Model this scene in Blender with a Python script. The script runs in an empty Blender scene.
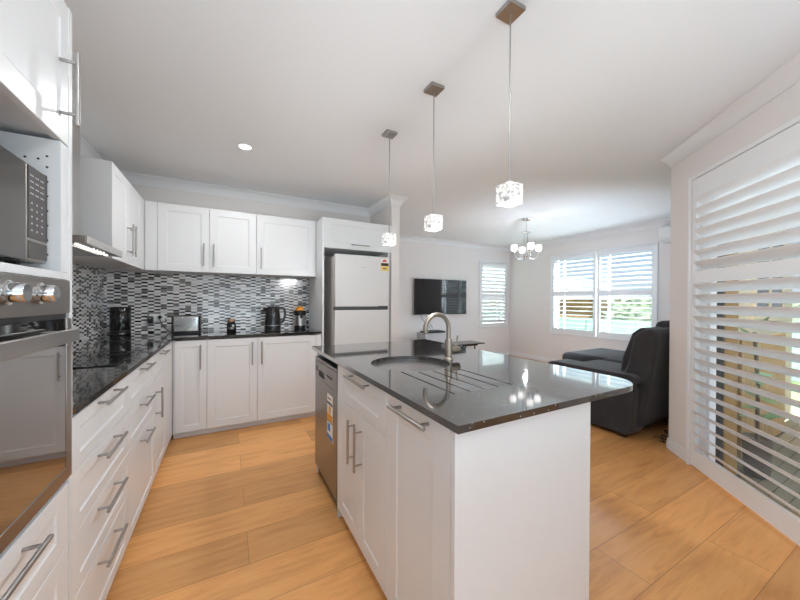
import bpy, bmesh, math, random
from mathutils import Vector, Matrix
random.seed(4)
C = bpy.context.scene.collection
PI = math.pi
R = math.radians

# ------------------------------------------------------------------ camera
F_PX, CY, CAM_H = 319.9, 302.3, 1.209
yaw, pitch, roll = R(-28.481), R(0.3098), R(0.2775)
def mat3(rows): return Matrix(rows)
W0 = mat3(((1, 0, 0), (0, 0, -1), (0, 1, 0)))
Ry = mat3(((math.cos(yaw), 0, math.sin(yaw)), (0, 1, 0), (-math.sin(yaw), 0, math.cos(yaw))))
Rx = mat3(((1, 0, 0), (0, math.cos(pitch), -math.sin(pitch)), (0, math.sin(pitch), math.cos(pitch))))
Rz = mat3(((math.cos(roll), -math.sin(roll), 0), (math.sin(roll), math.cos(roll), 0), (0, 0, 1)))
M = Rz @ Rx @ Ry @ W0
right, down, fwd = M[0], M[1], M[2]
cd = bpy.data.cameras.new('camera')
cam = bpy.data.objects.new('camera', cd)
C.objects.link(cam)
rot = Matrix((right, -down, -fwd)).transposed().to_4x4()
cam.matrix_world = Matrix.Translation((0, 0, CAM_H)) @ rot
cd.sensor_fit = 'HORIZONTAL'
cd.sensor_width = 36
cd.lens = F_PX / 800 * 36
cd.shift_y = (CY - 300) / 800
cd.clip_start = 0.02
bpy.context.scene.camera = cam

# ------------------------------------------------------------------ view, world, sun, area lights
sc = bpy.context.scene
sc.view_settings.view_transform = 'Standard'
sc.view_settings.look = 'None'
sc.view_settings.gamma = 1
sc.view_settings.use_curve_mapping = False
sc.view_settings.exposure = 0.0

w = bpy.data.worlds.new('sky')
sc.world = w
w.use_nodes = True
nt = w.node_tree
bg = nt.nodes['Background']
tc = nt.nodes.new('ShaderNodeTexCoord')
sx = nt.nodes.new('ShaderNodeSeparateXYZ')
cr = nt.nodes.new('ShaderNodeValToRGB')
cr.color_ramp.elements[0].position = 0.0
cr.color_ramp.elements[0].color = (0.80, 0.86, 0.95, 1)
cr.color_ramp.elements[1].position = 0.2
cr.color_ramp.elements[1].color = (0.30, 0.44, 0.72, 1)
nt.links.new(tc.outputs['Generated'], sx.inputs[0])
nt.links.new(sx.outputs[2], cr.inputs[0])
nt.links.new(cr.outputs[0], bg.inputs[0])
bg.inputs[1].default_value = 1.0

sun = bpy.data.lights.new('sun', 'SUN')
sun.energy = 4.2
sun.angle = 0.01
sun.color = (1, 0.95, 0.87)
so = bpy.data.objects.new('sun', sun)
C.objects.link(so)
so.rotation_euler = (R(34), 0, R(-78))

def area(name, loc, target, sx_, sy_, power, color=(1, 1, 1)):
    l = bpy.data.lights.new(name, 'AREA')
    l.shape = 'RECTANGLE'
    l.size, l.size_y, l.energy, l.color = sx_, sy_, power, color
    o = bpy.data.objects.new(name, l)
    C.objects.link(o)
    o.location = loc
    o.rotation_euler = (Vector(target) - Vector(loc)).to_track_quat('-Z', 'Y').to_euler()
    return o
CO_X, CO_Y = 3.215, 1.258
# added area lamp behind the camera, tilted up, standing in for rear window daylight
area('rear_fill', (0.40, -2.58, 1.25), (0.40, -1.75, 2.60), 2.1, 1.9, 28, (0.78, 0.92, 1.04))
# unseen lamp added behind the camera, aimed up to brighten the ceiling
area('ceiling_fill', (0.25, -1.25, 0.85), (0.27, -1.05, 2.4), 1.9, 1.9, 38, (0.69, 0.90, 1.11))
# second unseen lamp added beside the sofa to brighten the far corner
area('corner_fill', (3.75, 2.35, 1.02), (4.75, 4.6, 2.35), 0.9, 0.9, 19, (0.76, 0.90, 1.08))
# area lamps added outside the shuttered windows and sliding door, reinforcing the sky
area('sky_fill_right', (7.0, 3.2, 3.3), (5.2, 3.2, 1.2), 3.0, 2.0, 2800, (0.80, 0.92, 1.06))
area('sky_fill_far', (5.1, 6.5, 3.3), (5.0, 4.8, 1.2), 2.0, 1.8, 800, (0.82, 0.97, 1))
pt = (CO_X + 1.75 * 0.748 - 0.664 * 1.2, CO_Y - 1.75 * 0.664 - 0.748 * 1.2, 3.3)
area('sky_fill_patio', pt, (2.3, 0.25, 0.9), 3.0, 2.0, 140, (0.90, 0.96, 1))

# ------------------------------------------------------------------ materials
def lin(c):
    return tuple((v / 12.92 if v <= 0.04045 else ((v + 0.055) / 1.055) ** 2.4) for v in c)
def rgb(r, g, b): return lin((r / 255, g / 255, b / 255)) + (1,)

def mat(name, col, rough=0.5, metal=0.0, noise=None, bump=0.0, spec=0.5, coat=0.0, sheen=0.0, emit=None, stretch=None, vary=0.06):
    m = bpy.data.materials.new(name)
    m.use_nodes = True
    t = m.node_tree
    b = t.nodes['Principled BSDF']
    b.inputs['Base Color'].default_value = col
    b.inputs['Roughness'].default_value = rough
    b.inputs['Metallic'].default_value = metal
    b.inputs['Specular IOR Level'].default_value = spec
    b.inputs['Coat Weight'].default_value = coat
    b.inputs['Sheen Weight'].default_value = sheen
    if emit:
        b.inputs['Emission Color'].default_value = emit[0]
        b.inputs['Emission Strength'].default_value = emit[1]
    if noise:
        tc = t.nodes.new('ShaderNodeTexCoord')
        mp = t.nodes.new('ShaderNodeMapping')
        if stretch: mp.inputs['Scale'].default_value = stretch
        n = t.nodes.new('ShaderNodeTexNoise')
        n.inputs['Scale'].default_value = noise
        n.inputs['Detail'].default_value = 3
        t.links.new(tc.outputs['Object'], mp.inputs[0])
        t.links.new(mp.outputs[0], n.inputs['Vector'])
        mr = t.nodes.new('ShaderNodeMapRange')
        mr.inputs['To Min'].default_value = 1 - vary
        mr.inputs['To Max'].default_value = 1 + vary
        t.links.new(n.outputs['Fac'], mr.inputs['Value'])
        mx = t.nodes.new('ShaderNodeMix')
        mx.data_type = 'RGBA'
        mx.blend_type = 'MULTIPLY'
        mx.inputs['Factor'].default_value = 1
        mx.inputs['A'].default_value = col
        t.links.new(mr.outputs[0], mx.inputs['B'])
        t.links.new(mx.outputs['Result'], b.inputs['Base Color'])
        if bump:
            bp = t.nodes.new('ShaderNodeBump')
            bp.inputs['Strength'].default_value = bump
            bp.inputs['Distance'].default_value = 0.002
            t.links.new(n.outputs['Fac'], bp.inputs['Height'])
            t.links.new(bp.outputs[0], b.inputs['Normal'])
    return m

M_CAB = mat('white_satin_board', (0.75, 0.75, 0.75, 1), 0.33, noise=40, vary=0.012)
M_CABIN = mat('white_melamine', (0.74, 0.74, 0.74, 1), 0.4, noise=30, vary=0.015)
M_WALL = mat('warm_wall_paint', rgb(231, 225, 221), 0.75, noise=60, vary=0.015, bump=0.03)
M_CEIL = mat('ceiling_paint', (0.86, 0.865, 0.87, 1), 0.85, noise=50, vary=0.01)
M_TRIM = mat('white_gloss_trim', (0.82, 0.81, 0.81, 1), 0.35, noise=30, vary=0.01)
M_SHUT = mat('white_shutter_paint', (0.84, 0.84, 0.84, 1), 0.3, noise=30, vary=0.01)
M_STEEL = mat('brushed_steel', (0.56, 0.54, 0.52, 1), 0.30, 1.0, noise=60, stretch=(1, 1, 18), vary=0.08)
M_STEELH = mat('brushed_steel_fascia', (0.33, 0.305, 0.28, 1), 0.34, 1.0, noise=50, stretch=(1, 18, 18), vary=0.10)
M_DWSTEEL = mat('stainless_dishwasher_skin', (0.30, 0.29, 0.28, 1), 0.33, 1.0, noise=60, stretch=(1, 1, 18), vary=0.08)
M_DSTEEL = mat('dark_steel_fascia', (0.10, 0.088, 0.082, 1), 0.38, 0.6, noise=50, stretch=(1, 18, 18), vary=0.08)
M_SINK = mat('sink_steel', (0.38, 0.36, 0.345, 1), 0.25, 1.0, noise=45, stretch=(1, 1, .02), vary=0.5)
M_MICROG = mat('smoked_microwave_glass', (0.05, 0.044, 0.040, 1), 0.12, spec=0.5, noise=20, vary=0.05)
M_HANDLE = mat('satin_nickel', (0.42, 0.40, 0.385, 1), 0.32, 1.0, noise=80, vary=0.04)
M_TAP = mat('brushed_nickel', (0.34, 0.29, 0.24, 1), 0.36, 1.0, noise=90, stretch=(1, 1, 8), vary=0.06)
M_CHROME = mat('chrome', (0.72, 0.72, 0.73, 1), 0.10, 1.0, noise=20, vary=0.02)
M_BLKG = mat('black_gloss', (0.008, 0.008, 0.008, 1), 0.06, spec=0.6, noise=10, vary=0.05)
M_BLK = mat('black_plastic', (0.014, 0.013, 0.013, 1), 0.38, noise=40, vary=0.08)
M_DGREY = mat('dark_grey_plastic', (0.06, 0.06, 0.06, 1), 0.4, noise=40, vary=0.06)
M_LGREY = mat('light_grey_laminate', rgb(190, 190, 192), 0.4, noise=30, vary=0.03)
M_WPLAST = mat('white_plastic', (0.80, 0.79, 0.77, 1), 0.35, noise=30, vary=0.01)
M_FRIDGE = mat('white_fridge_enamel', (0.69, 0.675, 0.66, 1), 0.16, noise=30, vary=0.01, spec=0.55)
M_FSIDE = mat('fridge_side_enamel', (0.62, 0.58, 0.54, 1), 0.4, noise=60, vary=0.02)
M_ORANGE = mat('orange_plastic', rgb(236, 150, 24), 0.35, noise=40, vary=0.05)
M_COPPER = mat('copper_lid', (0.50, 0.30, 0.20, 1), 0.35, 0.8, noise=40, vary=0.1)
M_RED = mat('red_print', rgb(214, 70, 50), 0.6, noise=90, vary=0.05)
M_YEL = mat('yellow_print', rgb(232, 200, 110), 0.6, noise=90, vary=0.05)
M_AMB = mat('amber_print', rgb(226, 160, 50), 0.6, noise=90, vary=0.05)
M_BLUE = mat('blue_print', rgb(70, 120, 190), 0.6, noise=90, vary=0.05)
M_PAPER = mat('white_print', rgb(232, 230, 226), 0.6, noise=90, vary=0.03)
M_INK = mat('dark_ink', rgb(60, 52, 46), 0.6, noise=90, vary=0.05)
M_SOFA = mat('charcoal_velour', (0.036, 0.033, 0.035, 1), 0.9, noise=9, vary=0.35, bump=0.25, sheen=0.15, spec=0.25)
M_LAMP = mat('opal_lamp_glass', (0.9, 0.88, 0.84, 1), 0.3, noise=20, vary=0.02, emit=((1, 0.96, 0.92, 1), 1.6))
M_DOWN = mat('downlight_diffuser', (0.9, 0.9, 0.9, 1), 0.5, noise=20, vary=0.02, emit=((1, 0.95, 0.88, 1), 12))
M_STRIP = mat('hood_strip_glow', (0.9, 0.9, 0.9, 1), 0.5, noise=20, vary=0.02, emit=((1, 0.95, 0.9, 1), 5))
M_SCREEN = mat('screen_glass', (0.012, 0.011, 0.012, 1), 0.05, noise=10, vary=0.05, spec=0.7)
M_OVENG = mat('oven_glass', (0.014, 0.012, 0.011, 1), 0.03, noise=10, vary=0.05, spec=1.0, coat=0.6)
M_OVENG.node_tree.nodes['Principled BSDF'].inputs['IOR'].default_value = 2.3
M_BRONZE = mat('dark_bronze_aluminium', rgb(80, 74, 70), 0.4, 0.3, noise=30, vary=0.05)
M_TIMBER = mat('treated_pine', rgb(160, 122, 70), 0.6, noise=7, stretch=(6, 6, 0.6), vary=0.2)
M_BEIGE = mat('beige_aluminium', rgb(196, 178, 150), 0.45, noise=30, vary=0.03)
M_DECK = mat('weathered_deck', rgb(104, 90, 66), 0.7, noise=6, stretch=(8, 1, 1), vary=0.25)
M_LEAF = mat('leaf_green', rgb(112, 136, 88), 0.6, noise=12, vary=0.4)
M_GRASS = mat('lawn_green', rgb(150, 165, 110), 0.9, noise=14, vary=0.25)
M_HEDGE = mat('overexposed_hedge_leaf', rgb(205, 212, 188), 0.7, noise=12, vary=0.2)  # pale tone imitates overexposed daylight on the hedge
M_TRUNK = mat('tree_bark', rgb(96, 78, 60), 0.9, noise=20, vary=0.3)
M_ROOFT = mat('pale_steel_roof', rgb(225, 225, 222), 0.8, noise=8, stretch=(1, 12, 1), vary=0.15)
M_FENCE = mat('pale_green_sheet_fence', rgb(170, 196, 190), 0.5, noise=10, stretch=(1, 20, 1), vary=0.06)
M_RENDER = mat('white_render', (0.82, 0.81, 0.79, 1), 0.8, noise=60, vary=0.03, bump=0.1)
M_COOK = mat('ceramic_cooktop', (0.006, 0.006, 0.006, 1), 0.045, noise=10, vary=0.05, spec=0.6)

def glass_mat():
    m = bpy.data.materials.new('window_glass')
    m.use_nodes = True
    t = m.node_tree
    t.nodes.clear()
    o = t.nodes.new('ShaderNodeOutputMaterial')
    tr = t.nodes.new('ShaderNodeBsdfTransparent')
    tr.inputs[0].default_value = (0.93, 0.96, 0.96, 1)
    gl = t.nodes.new('ShaderNodeBsdfGlossy')
    gl.inputs['Roughness'].default_value = 0.02
    mx = t.nodes.new('ShaderNodeMixShader')
    fr = t.nodes.new('ShaderNodeFresnel')
    fr.inputs[0].default_value = 1.45
    ge = t.nodes.new('ShaderNodeNewGeometry')
    iv = t.nodes.new('ShaderNodeMath'); iv.operation = 'SUBTRACT'; iv.inputs[0].default_value = 1
    mu = t.nodes.new('ShaderNodeMath'); mu.operation = 'MULTIPLY'
    t.links.new(ge.outputs['Backfacing'], iv.inputs[1])
    t.links.new(iv.outputs[0], mu.inputs[0]); t.links.new(fr.outputs[0], mu.inputs[1])
    t.links.new(mu.outputs[0], mx.inputs[0])
    t.links.new(tr.outputs[0], mx.inputs[1])
    t.links.new(gl.outputs[0], mx.inputs[2])
    t.links.new(mx.outputs[0], o.inputs[0])
    return m
M_GLASS = glass_mat()

def stone_mat():
    m = mat('speckled_brown_stone', (0.03, 0.026, 0.024, 1), 0.06, spec=0.5, coat=0.7)
    m.node_tree.nodes['Principled BSDF'].inputs['IOR'].default_value = 1.72
    m.node_tree.nodes['Principled BSDF'].inputs['Coat Roughness'].default_value = 0.05
    m.node_tree.nodes['Principled BSDF'].inputs['Coat IOR'].default_value = 1.5
    t = m.node_tree
    b = t.nodes['Principled BSDF']
    tc = t.nodes.new('ShaderNodeTexCoord')
    n = t.nodes.new('ShaderNodeTexNoise'); n.inputs['Scale'].default_value = 260; n.inputs['Detail'].default_value = 2
    v = t.nodes.new('ShaderNodeTexVoronoi'); v.inputs['Scale'].default_value = 120
    c1 = t.nodes.new('ShaderNodeValToRGB')
    c1.color_ramp.elements[0].position = 0.35; c1.color_ramp.elements[0].color = (0.012, 0.010, 0.009, 1)
    c1.color_ramp.elements[1].position = 0.75; c1.color_ramp.elements[1].color = (0.040, 0.036, 0.033, 1)
    # only a few of the cells hold a bright chip
    lt = t.nodes.new('ShaderNodeMath'); lt.operation = 'LESS_THAN'; lt.inputs[1].default_value = 0.22
    sep = t.nodes.new('ShaderNodeSeparateColor')
    gt = t.nodes.new('ShaderNodeMath'); gt.operation = 'GREATER_THAN'; gt.inputs[1].default_value = 0.90
    mu = t.nodes.new('ShaderNodeMath'); mu.operation = 'MULTIPLY'
    mx = t.nodes.new('ShaderNodeMix'); mx.data_type = 'RGBA'
    mx.inputs['B'].default_value = (0.75, 0.70, 0.64, 1)
    L = t.links.new
    L(tc.outputs['Object'], n.inputs['Vector']); L(tc.outputs['Object'], v.inputs['Vector'])
    L(n.outputs['Fac'], c1.inputs[0])
    L(v.outputs['Distance'], lt.inputs[0]); L(v.outputs['Color'], sep.inputs[0]); L(sep.outputs[0], gt.inputs[0])
    L(lt.outputs[0], mu.inputs[0]); L(gt.outputs[0], mu.inputs[1])
    L(mu.outputs[0], mx.inputs['Factor']); L(c1.outputs[0], mx.inputs['A']); L(mx.outputs['Result'], b.inputs['Base Color'])
    return m
M_STONE = stone_mat()

def mosaic_mat():
    m = mat('glass_mosaic', (0.5, 0.5, 0.5, 1), 0.12, spec=0.6)
    t = m.node_tree
    b = t.nodes['Principled BSDF']
    L = t.links.new
    def mth(op, a, b_=None):
        n_ = t.nodes.new('ShaderNodeMath'); n_.operation = op
        for k_, v_ in enumerate((a, b_)):
            if v_ is None: continue
            if isinstance(v_, (int, float)): n_.inputs[k_].default_value = v_
            else: L(v_, n_.inputs[k_])
        return n_.outputs[0]
    tc = t.nodes.new('ShaderNodeTexCoord')
    s = t.nodes.new('ShaderNodeSeparateXYZ')
    L(tc.outputs['Object'], s.inputs[0])
    TW_, TH_ = 0.0505, 0.0165
    yy = mth('DIVIDE', mth('ADD', mth('ADD', s.outputs[0], s.outputs[1]), 10.0), TW_)
    row = mth('FLOOR', yy)
    wn1 = t.nodes.new('ShaderNodeTexWhiteNoise'); wn1.noise_dimensions = '1D'; L(row, wn1.inputs['W'])
    tt = mth('ADD', mth('DIVIDE', s.outputs[2], TH_), mth('ADD', mth('MODULO', row, 2.0), mth('MULTIPLY', wn1.outputs['Value'], 0.7)))
    idx = mth('FLOOR', tt)
    par = mth('MODULO', idx, 2.0)
    cb = t.nodes.new('ShaderNodeCombineXYZ'); L(idx, cb.inputs[0]); L(row, cb.inputs[1])
    wn = t.nodes.new('ShaderNodeTexWhiteNoise'); wn.noise_dimensions = '2D'; L(cb.outputs[0], wn.inputs['Vector'])
    ft_, fy_ = mth('FRACT', tt), mth('FRACT', yy)
    et = mth('MULTIPLY', mth('MINIMUM', ft_, mth('SUBTRACT', 1.0, ft_)), TH_)
    ey = mth('MULTIPLY', mth('MINIMUM', fy_, mth('SUBTRACT', 1.0, fy_)), TW_)
    grout = mth('LESS_THAN', mth('MINIMUM', et, ey), 0.0008)
    def ramp(cols):
        r_ = t.nodes.new('ShaderNodeValToRGB'); r_.color_ramp.interpolation = 'CONSTANT'
        el = r_.color_ramp.elements
        el[0].position, el[0].color = cols[0]; el[1].position, el[1].color = cols[1]
        for p, c in cols[2:]:
            x = el.new(p); x.color = c
        L(wn.outputs['Value'], r_.inputs[0])
        return r_
    dk = ramp([(0, (0.010, 0.009, 0.009, 1)), (0.34, (0.055, 0.047, 0.043, 1)), (0.52, (0.15, 0.13, 0.12, 1)), (0.68, (0.27, 0.25, 0.245, 1)), (0.82, (0.72, 0.71, 0.70, 1))])
    lt = ramp([(0, (0.20, 0.185, 0.175, 1)), (0.15, (0.90, 0.89, 0.88, 1)), (0.55, (0.80, 0.79, 0.78, 1)), (0.75, (0.94, 0.93, 0.92, 1))])
    cr = t.nodes.new('ShaderNodeMix'); cr.data_type = 'RGBA'
    L(par, cr.inputs['Factor']); L(dk.outputs[0], cr.inputs['A']); L(lt.outputs[0], cr.inputs['B'])
    mx = t.nodes.new('ShaderNodeMix'); mx.data_type = 'RGBA'
    mx.inputs['B'].default_value = (0.72, 0.69, 0.66, 1)
    L(cr.outputs['Result'], mx.inputs['A']); L(grout, mx.inputs['Factor'])
    L(mx.outputs['Result'], b.inputs['Base Color'])
    rr = t.nodes.new('ShaderNodeMapRange'); rr.inputs['To Min'].default_value = 0.14; rr.inputs['To Max'].default_value = 0.7
    L(grout, rr.inputs['Value']); L(rr.outputs[0], b.inputs['Roughness'])
    return m
M_MOSAIC = mosaic_mat()

def floor_mat():
    m = mat('oak_planks', (0.5, 0.3, 0.15, 1), 0.38, spec=0.3)
    t = m.node_tree
    b = t.nodes['Principled BSDF']
    L = t.links.new
    tc = t.nodes.new('ShaderNodeTexCoord')
    mp0 = t.nodes.new('ShaderNodeMapping'); mp0.inputs['Location'].default_value = (20.35, 20.20, 0)
    br = t.nodes.new('ShaderNodeTexBrick')
    br.offset = 0.37; br.offset_frequency = 2
    br.inputs['Color1'].default_value = (0, 0, 0, 1); br.inputs['Color2'].default_value = (1, 1, 1, 1)
    br.inputs['Scale'].default_value = 1
    br.inputs['Mortar Size'].default_value = 0.0012
    br.inputs['Mortar Smooth'].default_value = 0
    br.inputs['Brick Width'].default_value = 1.5
    br.inputs['Row Height'].default_value = 0.232
    # grain: stretched noise, shifted per plank
    mp = t.nodes.new('ShaderNodeMapping'); mp.inputs['Scale'].default_value = (1.3, 11, 1)
    sh = t.nodes.new('ShaderNodeVectorMath'); sh.operation = 'MULTIPLY_ADD'
    sh.inputs[1].default_value = (7, 13, 5)
    n1 = t.nodes.new('ShaderNodeTexNoise'); n1.inputs['Scale'].default_value = 2.1; n1.inputs['Detail'].default_value = 7; n1.inputs['Roughness'].default_value = 0.62; n1.inputs['Distortion'].default_value = 0.6
    mp2 = t.nodes.new('ShaderNodeMapping'); mp2.inputs['Scale'].default_value = (4, 90, 1)
    n2 = t.nodes.new('ShaderNodeTexNoise'); n2.inputs['Scale'].default_value = 1.5; n2.inputs['Detail'].default_value = 3
    cr = t.nodes.new('ShaderNodeValToRGB')
    e = cr.color_ramp.elements
    e[0].position = 0.12; e[0].color = rgb(188, 126, 72)
    e[1].position = 0.90; e[1].color = rgb(236, 181, 118)
    x = e.new(0.5); x.color = rgb(225, 162, 99)
    mr = t.nodes.new('ShaderNodeMapRange'); mr.inputs['To Min'].default_value = 0.78; mr.inputs['To Max'].default_value = 1.12
    mr2 = t.nodes.new('ShaderNodeMapRange'); mr2.inputs['To Min'].default_value = 0.93; mr2.inputs['To Max'].default_value = 1.07
    m1 = t.nodes.new('ShaderNodeMath'); m1.operation = 'MULTIPLY'
    mx = t.nodes.new('ShaderNodeMix'); mx.data_type = 'RGBA'; mx.blend_type = 'MULTIPLY'; mx.inputs['Factor'].default_value = 1
    mx2 = t.nodes.new('ShaderNodeMix'); mx2.data_type = 'RGBA'; mx2.inputs['B'].default_value = rgb(120, 78, 45)
    mf = t.nodes.new('ShaderNodeMath'); mf.operation = 'MULTIPLY'; mf.inputs[1].default_value = 0.6
    L(tc.outputs['Object'], mp0.inputs[0]); L(mp0.outputs[0], br.inputs['Vector'])
    L(tc.outputs['Object'], mp.inputs[0]); L(br.outputs['Color'], sh.inputs[0]); L(mp.outputs[0], sh.inputs[2])
    L(sh.outputs[0], n1.inputs['Vector']); L(tc.outputs['Object'], mp2.inputs[0]); L(mp2.outputs[0], n2.inputs['Vector'])
    L(n1.outputs['Fac'], cr.inputs[0]); L(br.outputs['Color'], mr.inputs['Value']); L(n2.outputs['Fac'], mr2.inputs['Value'])
    L(mr.outputs[0], m1.inputs[0]); L(mr2.outputs[0], m1.inputs[1])
    L(cr.outputs[0], mx.inputs['A']); L(m1.outputs[0], mx.inputs['B'])
    L(mx.outputs['Result'], mx2.inputs['A']); L(br.outputs['Fac'], mf.inputs[0]); L(mf.outputs[0], mx2.inputs['Factor'])
    L(mx2.outputs['Result'], b.inputs['Base Color'])
    return m
M_FLOOR = floor_mat()

def brick_mat():
    m = mat('tan_brick', rgb(214, 160, 110), 0.85)
    t = m.node_tree
    b = t.nodes['Principled BSDF']
    tc = t.nodes.new('ShaderNodeTexCoord'); s = t.nodes.new('ShaderNodeSeparateXYZ'); cb = t.nodes.new('ShaderNodeCombineXYZ')
    br = t.nodes.new('ShaderNodeTexBrick')
    br.inputs['Color1'].default_value = rgb(226, 172, 118); br.inputs['Color2'].default_value = rgb(198, 140, 92); br.inputs['Mortar'].default_value = rgb(220, 205, 185)
    br.inputs['Scale'].default_value = 1; br.inputs['Brick Width'].default_value = 0.24; br.inputs['Row Height'].default_value = 0.086; br.inputs['Mortar Size'].default_value = 0.005
    L = t.links.new
    L(tc.outputs['Object'], s.inputs[0]); L(s.outputs[1], cb.inputs[0]); L(s.outputs[2], cb.inputs[1]); L(cb.outputs[0], br.inputs['Vector']); L(br.outputs['Color'], b.inputs['Base Color'])
    return m
M_BRICK = brick_mat()

def ice_mat():
    m = bpy.data.materials.new('lit_ice_glass')
    m.use_nodes = True
    t = m.node_tree
    b = t.nodes['Principled BSDF']
    b.inputs['Base Color'].default_value = (0.9, 0.9, 0.9, 1)
    b.inputs['Roughness'].default_value = 0.08
    tc = t.nodes.new('ShaderNodeTexCoord')
    v = t.nodes.new('ShaderNodeTexVoronoi'); v.inputs['Scale'].default_value = 60
    n = t.nodes.new('ShaderNodeTexNoise'); n.inputs['Scale'].default_value = 34; n.inputs['Detail'].default_value = 1; n.inputs['Distortion'].default_value = 2.0
    cr = t.nodes.new('ShaderNodeValToRGB')
    cr.color_ramp.elements[0].position = 0.36; cr.color_ramp.elements[0].color = (0.30, 0.30, 0.31, 1)
    cr.color_ramp.elements[1].position = 0.50; cr.color_ramp.elements[1].color = (1, 0.97, 0.93, 1)
    bp = t.nodes.new('ShaderNodeBump'); bp.inputs['Strength'].default_value = 0.8; bp.inputs['Distance'].default_value = 0.004
    L = t.links.new
    L(tc.outputs['Object'], v.inputs['Vector']); L(tc.outputs['Object'], n.inputs['Vector'])
    L(n.outputs['Fac'], cr.inputs[0]); L(cr.outputs[0], b.inputs['Emission Color'])
    b.inputs['Emission Strength'].default_value = 0.80
    b.inputs['Base Color'].default_value = (0.25, 0.25, 0.25, 1)
    L(v.outputs['Distance'], bp.inputs['Height']); L(bp.outputs[0], b.inputs['Normal'])
    return m
M_ICE = ice_mat()

# ------------------------------------------------------------------ builders
def tag(o, label=None, cat=None, group=None, kind=None):
    if label: o['label'] = label
    if cat: o['category'] = cat
    if group: o['group'] = group
    if kind: o['kind'] = kind
    return o
def thing(name, label, cat, loc=(0, 0, 0), rz=0.0, group=None):
    o = bpy.data.objects.new(name, None)
    C.objects.link(o)
    o.empty_display_size = 0.1
    o.location = loc
    o.rotation_euler = (0, 0, rz)
    return tag(o, label, cat, group)

class MB:
    """collects simple shapes and links them as one mesh object"""
    def __init__(s): s.bm = bmesh.new()
    def quad(s, *p):
        s.bm.faces.new([s.bm.verts.new(q) for q in p]); return s
    def box(s, x0, x1, y0, y1, z0, z1, m=None):
        v = [Vector((x, y, z)) for z in (z0, z1) for x, y in ((x0, y0), (x1, y0), (x1, y1), (x0, y1))]
        if m is not None: v = [m @ q for q in v]
        v = [s.bm.verts.new(q) for q in v]
        for f in ((3, 2, 1, 0), (4, 5, 6, 7), (0, 1, 5, 4), (1, 2, 6, 5), (2, 3, 7, 6), (3, 0, 4, 7)):
            s.bm.faces.new([v[i] for i in f])
        return s
    def prism(s, poly, z0, z1, m=None):
        a = [Vector((x, y, z0)) for x, y in poly]; b = [Vector((x, y, z1)) for x, y in poly]
        if m is not None: a = [m @ q for q in a]; b = [m @ q for q in b]
        a = [s.bm.verts.new(q) for q in a]; b = [s.bm.verts.new(q) for q in b]
        s.bm.faces.new(a[::-1]); s.bm.faces.new(b)
        n = len(a)
        for i in range(n): s.bm.faces.new((a[i], a[(i + 1) % n], b[(i + 1) % n], b[i]))
        return s
    def rings(s, rings, cap=True, closed=False):
        vr = [[s.bm.verts.new(q) for q in r] for r in rings]
        n = len(vr[0])
        m = len(vr) if closed else len(vr) - 1
        for k in range(m):
            a, b = vr[k], vr[(k + 1) % len(vr)]
            for i in range(n): s.bm.faces.new((a[i], a[(i + 1) % n], b[(i + 1) % n], b[i]))
        if cap and not closed:
            s.bm.faces.new(vr[0][::-1]); s.bm.faces.new(vr[-1])
        return s
    def cyl(s, p0, p1, r, seg=16, r1=None):
        p0, p1 = Vector(p0), Vector(p1)
        q = (p1 - p0).to_track_quat('Z', 'Y')
        r1 = r if r1 is None else r1
        mk = lambda p, rr: [p + q @ Vector((rr * math.cos(2 * PI * i / seg), rr * math.sin(2 * PI * i / seg), 0)) for i in range(seg)]
        return s.rings([mk(p0, r), mk(p1, r1)])
    def lathe(s, prof, c=(0, 0, 0), seg=32, axis='Z'):
        q = {'Z': Matrix.Identity(3), 'Y': Matrix.Rotation(R(90), 3, 'X'), 'X': Matrix.Rotation(R(90), 3, 'Y')}[axis]
        c = Vector(c)
        return s.rings([[c + q @ Vector((r * math.cos(2 * PI * i / seg), r * math.sin(2 * PI * i / seg), z)) for i in range(seg)] for r, z in prof])
    def tube(s, pts, r, seg=10):
        pts = [Vector(p) for p in pts]
        rings = []
        up = Vector((0, 0, 1))
        prev = None
        for i, p in enumerate(pts):
            d = (pts[min(i + 1, len(pts) - 1)] - pts[max(i - 1, 0)]).normalized()
            if prev is None:
                a = d.orthogonal().normalized()
            else:
                a = (prev - d * prev.dot(d)).normalized()
            prev = a
            b = d.cross(a)
            rr = r[i] if isinstance(r, (list, tuple)) else r
            rings.append([p + a * rr * math.cos(2 * PI * k / seg) + b * rr * math.sin(2 * PI * k / seg) for k in range(seg)])
        return s.rings(rings)
    def shaker(s, x0, x1, z0, z1, t=0.018, rx=0.06, rz=0.06, d=0.0045, sl=0.010):
        """cabinet front in the local XZ plane, face at y=0 looking to -Y, with a recessed panel"""
        e = 0.0015
        def ring(ix, iz, y): return [(x0 + ix, y, z0 + iz), (x1 - ix, y, z0 + iz), (x1 - ix, y, z1 - iz), (x0 + ix, y, z1 - iz)]
        return s.rings([ring(0, 0, t), ring(0, 0, e), ring(e, e, 0), ring(rx, rz, 0), ring(rx + sl * 0.4, rz + sl * 0.4, d * 0.75), ring(rx + sl, rz + sl, d)])
    def build(s, name, material, parent=None, bevel=0.0, seg=2, smooth=False, subsurf=0, angle=40):
        me = bpy.data.meshes.new(name)
        bmesh.ops.recalc_face_normals(s.bm, faces=s.bm.faces)
        s.bm.to_mesh(me); s.bm.free()
        me.materials.append(material)
        o = bpy.data.objects.new(name, me)
        C.objects.link(o)
        if parent is not None: o.parent = parent
        if bevel:
            b = o.modifiers.new('bevel', 'BEVEL'); b.width = bevel; b.segments = seg; b.limit_method = 'ANGLE'; b.angle_limit = R(35)
        if subsurf:
            u = o.modifiers.new('sub', 'SUBSURF'); u.levels = subsurf; u.render_levels = subsurf
        if smooth or bevel or subsurf:
            for p in me.polygons: p.use_smooth = True
            if not subsurf:
                me.set_sharp_from_angle(angle=R(angle))
        return o

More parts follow.
